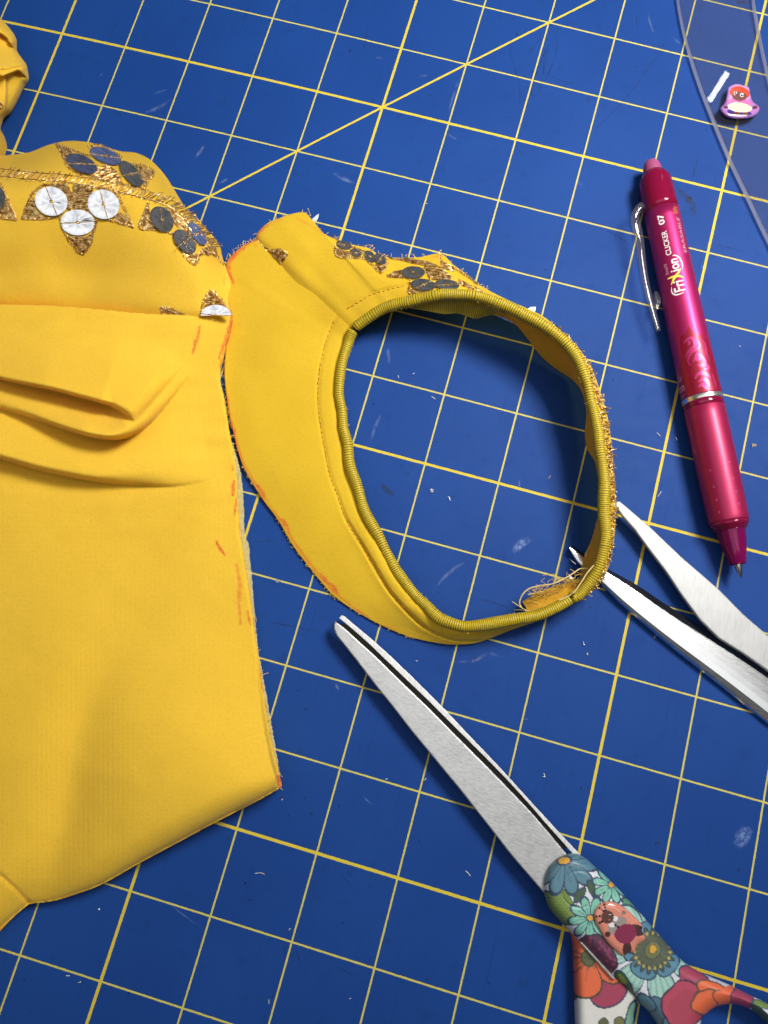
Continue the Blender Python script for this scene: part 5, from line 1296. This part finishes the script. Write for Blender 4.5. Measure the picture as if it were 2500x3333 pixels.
def dense(prof, n_=8):
    a = np.array(prof, float); out = []
    for i in range(len(a) - 1): out += [tuple(a[i] + (a[i + 1] - a[i]) * t_) for t_ in np.linspace(0, 1, n_, endpoint=False)]
    return out + [tuple(a[-1])]
def pearl(name, col, rough=0.3, metal=0.45):
    mt, nt, b, nodes, links = new_mat(name)
    n1 = obj_noise(nt, 4000, 1, 0.5)
    links.new(mixc(nt, n1, tuple(x * 0.9 for x in col), tuple(min(1, x * 1.12) for x in col)), b.inputs['Base Color'])
    setp(b, Roughness=rough, Metallic=metal, Coat_Weight=0.25, Coat_Roughness=0.25); return mt
M_BAR = pearl('pearl_magenta_barrel', (0.47, 0.016, 0.128), 0.43, 0.65)
M_GRIP = pearl('frosted_crimson_grip', (0.37, 0.010, 0.072), 0.48, 0.5)
M_ERA = plain('mauve_rubber', (0.34, 0.06, 0.16), 0.65)
def tinted(name, col, alpha=0.55, rough=0.08):
    mt, nt, b, nodes, links = new_mat(name); setp(b, Base_Color=(*col, 1), Roughness=rough, Coat_Weight=0.6, Coat_Roughness=0.03)
    tr = N(nt, 'ShaderNodeBsdfTransparent'); tr.inputs[0].default_value = (min(1, col[0] * 1.3 + 0.15), col[1] * 0.7 + 0.02, min(1, col[2] * 1.3 + 0.05), 1)
    mx = N(nt, 'ShaderNodeMixShader'); mx.inputs[0].default_value = alpha
    links.new(tr.outputs[0], mx.inputs[1]); links.new(b.outputs[0], mx.inputs[2]); links.new(mx.outputs[0], nodes['Material Output'].inputs[0]); return mt
M_CAP = tinted('translucent_red_cap', (0.34, 0.008, 0.065), 0.55)
M_CONE = tinted('translucent_magenta_tip', (0.34, 0.008, 0.14), 0.42, 0.05)
M_SILV = plain('silver_band', (0.80, 0.72, 0.66), 0.25, 0.9)
M_NIB = plain('steel_nib', (0.55, 0.52, 0.48), 0.2, 1.0)
lathe('eraser', dense([(523, .004), (524, .045), (527, .078), (533, .100), (543, .117), (560, .127), (580, .127)], 3), M_ERA, pen)
lathe('cap', dense([(563, .128), (566, .145), (574, .177), (584, .204), (597, .218), (620, .223), (692, .2290)], 4), M_CAP, pen)
lathe('inner_sleeve', [(600, .12), (605, .165), (650, .165), (652, .19), (690, .20)], pearl('red_inner_sleeve', (0.45, 0.01, 0.03), 0.3, 0.1), pen)
barrel = lathe('barrel', dense([(691, .2285), (900, .236), (1150, .245), (1296, .250)], 6), M_BAR, pen)
lathe('silver_ring', [(1296, .246), (1296.5, .253), (1298, .2545), (1309, .2545), (1311, .253), (1311.5, .246)], M_SILV, pen)
lathe('neck_seal', [(1311, .246), (1312, .249), (1330, .2495), (1331, .244)], M_CAP, pen)
lathe('grip', dense([(1330, .246), (1332, .251), (1500, .252), (1640, .246), (1690, .240), (1697, .236), (1699, .225)], 5), M_GRIP, pen)
lathe('collar', [(1697, .20), (1698, .232), (1712, .226), (1714, .205), (1724, .195), (1726, .172)], M_CAP, pen)
lathe('tip_cone', dense([(1718, .176), (1760, .157), (1800, .128), (1835, .098), (1838, .085), (1838, .05)], 4), M_CONE, pen)
lathe('refill', [(1700, .05), (1790, .05), (1800, .046), (1832, .046)], M_NIB, pen, 24)
lathe('nib', [(1826, .05), (1838, .0495), (1842, .047), (1862, .031), (1876, .015), (1878.5, .011), (1881, .006), (1882, .001)], M_NIB, pen, 24)
th = np.linspace(0, 2 * np.pi * 11, 260); cz = np.linspace(LV(1724), LV(1796), 260)
V, F = tube(P0 + pax * cz[:, None] + 0.085 * (np.cos(th)[:, None] * nrm + np.sin(th)[:, None] * sid), 0.010, 5); link_mesh('spring', V, F, M_NIB, pen)
# clip
M_CLIP = clear_mat('clear_clip_plastic', (0.88, 0.88, 0.91), 0.05, 0.05, (0.6, 0.55, 0.6), 1.52)
cp = spline([(2094, 664, .36, 10), (2080, 676, .36, 12), (2068, 700, .34, 14), (2070, 728, .33, 16), (2079, 770, .31, 16), (2086, 815, .30, 14), (2092, 860, .29, 13), (2101, 915, .28, 12), (2114, 970, .27, 11.5), (2128, 1022, .26, 10.5), (2144, 1077, .25, 8)], step=5)
t_ = np.gradient(cp[:, :2], axis=0); t_ /= np.linalg.norm(t_, axis=1)[:, None]; n_ = np.stack([-t_[:, 1], t_[:, 0]], -1)
L_ = cp[:, :2] + n_ * cp[:, 3:4]; R_ = cp[:, :2] - n_ * cp[:, 3:4]; zt = cp[:, 2]
ca = np.linspace(0, 2 * np.pi, 12, endpoint=False); rows = []
for c_ in ca:
    w_ = (1 - np.sign(np.cos(c_)) * np.abs(np.cos(c_)) ** 0.6) / 2; zz_ = 0.03 * np.sign(np.sin(c_)) * np.abs(np.sin(c_)) ** 0.7
    rows.append(AT(L_[:, 0] * (1 - w_) + R_[:, 0] * w_, L_[:, 1] * (1 - w_) + R_[:, 1] * w_, zt - 0.03 + zz_))
n = len(cp); V = np.vstack(rows); m12 = 12
F = [(a * n + i, a * n + i + 1, ((a + 1) % m12) * n + i + 1, ((a + 1) % m12) * n + i) for a in range(m12) for i in range(n - 1)] + [tuple(a * n for a in range(m12)), tuple(a * n + n - 1 for a in range(m12))[::-1]]
clip = link_mesh('clip', V, F, M_CLIP, pen)
bm_ = bmesh.new(); bm_.from_mesh(clip.data); bmesh.ops.recalc_face_normals(bm_, faces=bm_.faces); bm_.to_mesh(clip.data); bm_.free()
kn = spline([(2131, 948), (2141, 950), (2150, 968), (2152, 985), (2144, 1004), (2136, 1010), (2133, 985)], step=3, closed=True)
plate('clip_knob', kn, 0.16, 0.22, 0.01, M_CLIP, pen, res=1)

# ---- print on the barrel
WHITE_INK = plain('white_print', (0.86, 0.80, 0.80), 0.45); GREY_INK = plain('pale_pink_print', (0.62, 0.30, 0.42), 0.45); YEL_INK = plain('yellow_print', (0.86, 0.74, 0.10), 0.4); ORANGE_INK = plain('orange_print', (0.85, 0.30, 0.03), 0.4)
RED_INK = pearl('red_pearl_print', (0.34, 0.006, 0.035), 0.42, 0.45); PINK_INK = pearl('pink_pearl_print', (0.62, 0.045, 0.20), 0.38, 0.6)
def wrap(along, side, eps=0.002):
    """along: inches from eraser end, side: inches round the barrel from the line facing the viewer (+ = image left)"""
    r_ = RV(along) + eps; a = side / r_
    return P0 + along[:, None] * pax + r_[:, None] * (np.cos(a)[:, None] * nrm + np.sin(a)[:, None] * sid)
def refine(V2, F2, maxlen):
    bm_ = bmesh.new(); vs = [bm_.verts.new((x, y, 0)) for x, y in V2]
    for f in F2:
        try: bm_.faces.new([vs[i] for i in f])
        except ValueError: pass
    bmesh.ops.triangulate(bm_, faces=bm_.faces)
    for _ in range(6):
        e = [x for x in bm_.edges if x.calc_length() > maxlen]
        if not e: break
        bmesh.ops.subdivide_edges(bm_, edges=e, cuts=1); bmesh.ops.triangulate(bm_, faces=bm_.faces)
    bm_.verts.index_update(); v_ = np.array([x.co[:2] for x in bm_.verts]); f_ = [tuple(x.index for x in f.verts) for f in bm_.faces]; bm_.free()
    return v_, f_
def text_on_pen(s_, v_bottom, v_top, side0, side1, mat, bold=0.0, shear=0.0, eps=0.002):
    """text reading from the tip towards the eraser, letter tops to image left"""
    cu = bpy.data.curves.new('txt', 'FONT'); cu.body = s_; cu.offset = bold; cu.shear = shear; cu.resolution_u = 4
    o = bpy.data.objects.new('txt', cu); COL.objects.link(o); bpy.context.view_layer.update()
    me = bpy.data.meshes.new_from_object(o.evaluated_get(bpy.context.evaluated_depsgraph_get())); bpy.data.objects.remove(o)
    V2 = np.array([x.co[:2] for x in me.vertices]); F2 = [tuple(p.vertices) for p in me.polygons]; bpy.data.meshes.remove(me)
    lo, hi = V2.min(0), V2.max(0); q = (V2 - lo) / (hi - lo)
    l0, l1 = LV(v_bottom), LV(v_top)
    pts = np.c_[l0 + (l1 - l0) * q[:, 0], side0 + (side1 - side0) * q[:, 1]]
    V3, F3 = refine(pts, F2, 0.06)
    return sub_mesh('lettering', wrap(V3[:, 0], V3[:, 1], eps), F3, mat, barrel, pen, smooth=False)
def shape_on_pen(name, pts, mat, eps):
    """closed outline given as (photo row, side inches)"""
    p = np.array([(LV(a), b) for a, b in pts]); V3, F3 = refine(p, [tuple(range(len(p)))], 0.035)
    return sub_mesh(name, wrap(V3[:, 0], V3[:, 1], eps), F3, mat, barrel, pen, smooth=False)
def stroke_on_pen(name, pts, w, mat, eps=0.002):
    q = spline(np.array([(LV(a), b) for a, b in pts]), step=0.012); t2 = np.gradient(q, axis=0); t2 /= np.linalg.norm(t2, axis=1)[:, None] + 1e-9; m_ = np.stack([-t2[:, 1], t2[:, 0]], -1)
    ww = w * (0.25 + 0.75 * np.sin(np.pi * np.linspace(0.04, 0.96, len(q)))) / 2
    pts2 = np.vstack([q + m_ * ww[:, None], q - m_ * ww[:, None]]); n2 = len(q)
    return sub_mesh(name, wrap(pts2[:, 0], pts2[:, 1], eps), [(i, i + 1, n2 + i + 1, n2 + i) for i in range(n2 - 1)], mat, barrel, pen, smooth=False)
text_on_pen('CLICKER', 853, 776, -0.012, 0.058, WHITE_INK, 0.01)
text_on_pen('07', 755, 722, -0.015, 0.066, WHITE_INK, 0.03)
text_on_pen('ERASABLE', 851, 738, -0.235, -0.180, GREY_INK, 0.0)
text_on_pen('Fri', 972, 938, -0.085, 0.055, WHITE_INK, 0.02)
text_on_pen('ion', 908, 868, -0.075, 0.045, WHITE_INK, 0.02)
text_on_pen('ball', 908, 876, 0.075, 0.118, GREY_INK, 0.0)
stroke_on_pen('emblem_stroke', [(944, 0.075), (928, 0.02), (914, -0.045), (903, -0.085)], 0.034, YEL_INK)
stroke_on_pen('emblem_stroke', [(922, 0.105), (922, 0.05), (924, -0.03), (932, -0.095)], 0.034, YEL_INK, 0.0026)
stroke_on_pen('emblem_arc', [(905, -0.105), (888, -0.118), (868, -0.095), (858, -0.045), (859, -0.015)], 0.020, WHITE_INK)
stroke_on_pen('emblem_arc', [(950, 0.075), (966, 0.085), (978, 0.05), (980, -0.02), (976, -0.06)], 0.020, WHITE_INK)
for i in range(4):
    for j in range(4):
        if (i, j) in ((0, 0), (3, 3)): continue
        a, b = 705 + 6.5 * i + 0.5 * j, -0.165 - 0.022 * j
        shape_on_pen('print_dot', [(a - 2, b), (a, b - 0.008), (a + 2, b), (a, b + 0.008)], ORANGE_INK, 0.002)
# swirl band above the ring
shape_on_pen('swirl_field', [(1294, 0.30), (1294, -0.33), (1230, -0.32), (1180, -0.30), (1130, -0.245), (1122, -0.20), (1112, -0.16), (1118, -0.12), (1112, -0.10), (1090, -0.035), (1083, -0.025), (1095, 0.005), (1106, 0.03), (1104, 0.065), (1110, 0.115), (1140, 0.13), (1180, 0.17), (1230, 0.26)], RED_INK, 0.0015)
for pts, w in [([(1132, 0.075), (1124, 0.03), (1122, -0.03), (1134, -0.065), (1150, -0.05), (1156, 0.0), (1166, 0.06), (1180, 0.09)], 0.045), ([(1142, 0.03), (1134, 0.0), (1128, 0.03)], 0.030), ([(1136, -0.10), (1150, -0.115), (1158, -0.08), (1164, -0.02), (1172, 0.03), (1190, 0.07), (1206, 0.05)], 0.034),
               ([(1196, 0.01), (1184, -0.03), (1176, -0.06), (1184, -0.10), (1204, -0.13), (1212, -0.08), (1208, -0.03)], 0.040), ([(1194, -0.02), (1190, -0.06), (1196, -0.085)], 0.055), ([(1216, -0.05), (1212, -0.12), (1222, -0.17), (1226, -0.10)], 0.036),
               ([(1250, 0.03), (1238, -0.01), (1236, -0.07), (1246, -0.13), (1252, -0.17)], 0.050), ([(1262, 0.0), (1256, -0.05), (1262, -0.10), (1282, -0.12)], 0.050), ([(1276, 0.01), (1272, -0.05), (1288, -0.09)], 0.055), ([(1130, -0.15), (1150, -0.19), (1176, -0.18), (1200, -0.21)], 0.032), ([(1240, -0.20), (1262, -0.21), (1288, -0.22)], 0.030)]:
    stroke_on_pen('swirl', pts, w, PINK_INK, 0.0024)
def text_round_pen(s_, v_low, v_high, side_right, length, mat, bold=0.0):
    """text running round the barrel, letter tops towards the eraser, most of it turned away from view"""
    cu = bpy.data.curves.new('txt', 'FONT'); cu.body = s_; cu.offset = bold; cu.resolution_u = 4
    o = bpy.data.objects.new('txt', cu); COL.objects.link(o); bpy.context.view_layer.update()
    me = bpy.data.meshes.new_from_object(o.evaluated_get(bpy.context.evaluated_depsgraph_get())); bpy.data.objects.remove(o)
    V2 = np.array([x.co[:2] for x in me.vertices]); F2 = [tuple(p.vertices) for p in me.polygons]; bpy.data.meshes.remove(me)
    lo, hi = V2.min(0), V2.max(0); q = (V2 - lo) / (hi - lo); l0, l1 = LV(v_low), LV(v_high)
    V3, F3 = refine(np.c_[l0 + (l1 - l0) * q[:, 1], side_right + length * (1 - q[:, 0])], F2, 0.06)
    return sub_mesh('lettering', wrap(V3[:, 0], V3[:, 1], 0.0028), F3, mat, barrel, pen, smooth=False)
text_round_pen('ball', 1240, 1226, 0.215, 0.12, GREY_INK); text_round_pen('FriXion', 1272, 1244, 0.195, 0.42, GREY_INK, 0.02); text_round_pen('PILOT', 1292, 1282, 0.215, 0.24, GREY_INK, 0.01)
# grip dimples
DIMP = plain('pale_grip_dot', (0.50, 0.07, 0.16), 0.5)
for v_ in (1538, 1590, 1632, 1671):
    for sd in (0.085, -0.165):
        an = np.linspace(0, 2 * np.pi, 10, endpoint=False); c0 = LV(v_ + (0 if sd > 0 else -16)); rr = 0.011
        V = wrap(c0 + rr * 1.4 * np.cos(an), sd + rr * np.sin(an), 0.003)
        sub_mesh('grip_dot', V, [tuple(range(10))], DIMP, [o for o in pen.children if o.name.startswith('grip')][0], pen, smooth=False)

# ================================================================ scraps on the mat
SILV = plain('silver_clipping', (0.78, 0.78, 0.74), 0.3, 0.6); WTH = plain('white_lint', (0.75, 0.74, 0.66), 0.8)
def scrap(pts, mat, label, name='thread_scrap', rad=0.010, cat='thread scrap', group=None, z=0.012):
    q = spline(np.array(pts, float), step=2) if len(pts) > 2 else resample(np.array(pts, float), 2)
    V, F = tube(AT(q[:, 0], q[:, 1], z), rad, 5); return tag(link_mesh(name, V, F, mat, None), label, cat, group)
GRP = 'tiny pale scraps scattered over the mat'
LAB = 'tiny pale thread scrap lying on the blue mat'
scrap([(1404, 1590), (1403, 1599), (1409, 1601), (1408, 1592)], SILV, 'silver clipping curled into a loop inside the yellow ring', rad=0.0052)
scrap([(1458, 1616), (1463, 1620), (1465, 1630)], SILV, 'short bent silver clipping inside the yellow ring beside the looped one', rad=0.0052)
scrap([(2447, 1444), (2455, 1452), (2461, 1448), (2453, 1446), (2449, 1455)], PALE, 'small yellow star-shaped fibre scrap right of the pen', rad=0.0052)
scrap([(1900, 2088), (1899, 2096), (1904, 2099)], SILV, 'hooked silver clipping below the polished blade, upper of two', rad=0.0052)
scrap([(1911, 2124), (1912, 2133)], SILV, 'stubby silver clipping below the polished blade, lower of two', rad=0.010)
scrap([(1765, 2528), (1772, 2526), (1770, 2516), (1774, 2530)], WTH, 'white forked thread bit right of the floral scissors blade', rad=0.0052)
scrap([(830, 2843), (848, 2841), (862, 2846)], WTH, 'wavy white thread below the bottom corner of the garment', rad=0.004)
scrap([(1515, 2834), (1524, 2842), (1531, 2852)], WTH, 'fine wavy white thread left of the floral handle', rad=0.004)
for pts, lab in [([(1343, 1219), (1349, 1214)], 'tiny pale thread scrap in the upper left of the ring, right one of two'), ([(1296, 1222), (1298, 1230)], 'tiny pale thread scrap in the upper left of the ring, left one of two'),
                 ([(1405, 1290), (1417, 1299)], 'fine slanting white fibre in the ring below the two upper scraps'), ([(2200, 1423), (2203, 1433)], 'tiny upright white fibre left of the pen grip'),
                 ([(2406, 1126), (2411, 1128)], 'white lint speck right of the pen, level with the swirl print'), ([(916, 2605), (920, 2600)], 'tiny pale scrap just below the garment corner'),
                 ([(875, 3254), (876, 3267)], 'upright cream fibre near the bottom edge, left of centre'), ([(940, 3028), (945, 3022)], 'pale lint speck above a grid crossing at bottom centre left'),
                 ([(1136, 3251), (1143, 3249)], 'short level white fibre at the bottom centre'), ([(1255, 2538), (1261, 2533)], 'tiny cream fibre on the grid line left of the floral blade'),
                 ([(215, 3176), (227, 3176)], 'dull short fibre at the bottom left, left one of two'), ([(255, 3199), (264, 3195)], 'dull short fibre at the bottom left, right one of two'),
                 ([(1036, 1872), (1041, 1876)], 'tiny white speck between the clear bead and the ring'), ([(2130, 2070), (2131, 2077)], 'tiny white speck below the polished blade'),
                 ([(1388, 661), (1391, 664)], 'tiny pale speck on a grid line above the ring'), ([(1353, 2150), (1360, 2152)], 'curled white lint right of the floral scissors tip'),
                 ([(2138, 1408), (2150, 1420)], 'fine slanting white fibre left of the pen grip'), ([(2142, 1616), (2152, 1600)], 'fine white fibre between the ring and the pen grip'), ([(1382, 2540), (1387, 2532)], 'short cream fibre touching the floral blade edge')]:
    scrap(pts, WTH, lab, rad=0.0045, group=GRP)
an = np.linspace(0, 2 * np.pi, 18, endpoint=False)
bead = plate('clear_bead', [(902 + 7 * np.cos(a), 1891 + 7 * np.sin(a)) for a in an], 0.004, 0.035, 0.008, clear_mat('clear_bead_plastic', (0.8, 0.84, 0.9), 0.05, 0.18, (0.6, 0.65, 0.7)), None)
tag(bead, 'tiny clear round bead between the garment and the yellow ring', 'bead')
dot = plate('silver_dot', [(322 + 3.2 * np.cos(a), 2960 + 3.2 * np.sin(a)) for a in an], 0.004, 0.02, 0.004, SILV, None)
tag(dot, 'single silver speck on the mat below the bottom left of the garment', 'bead')
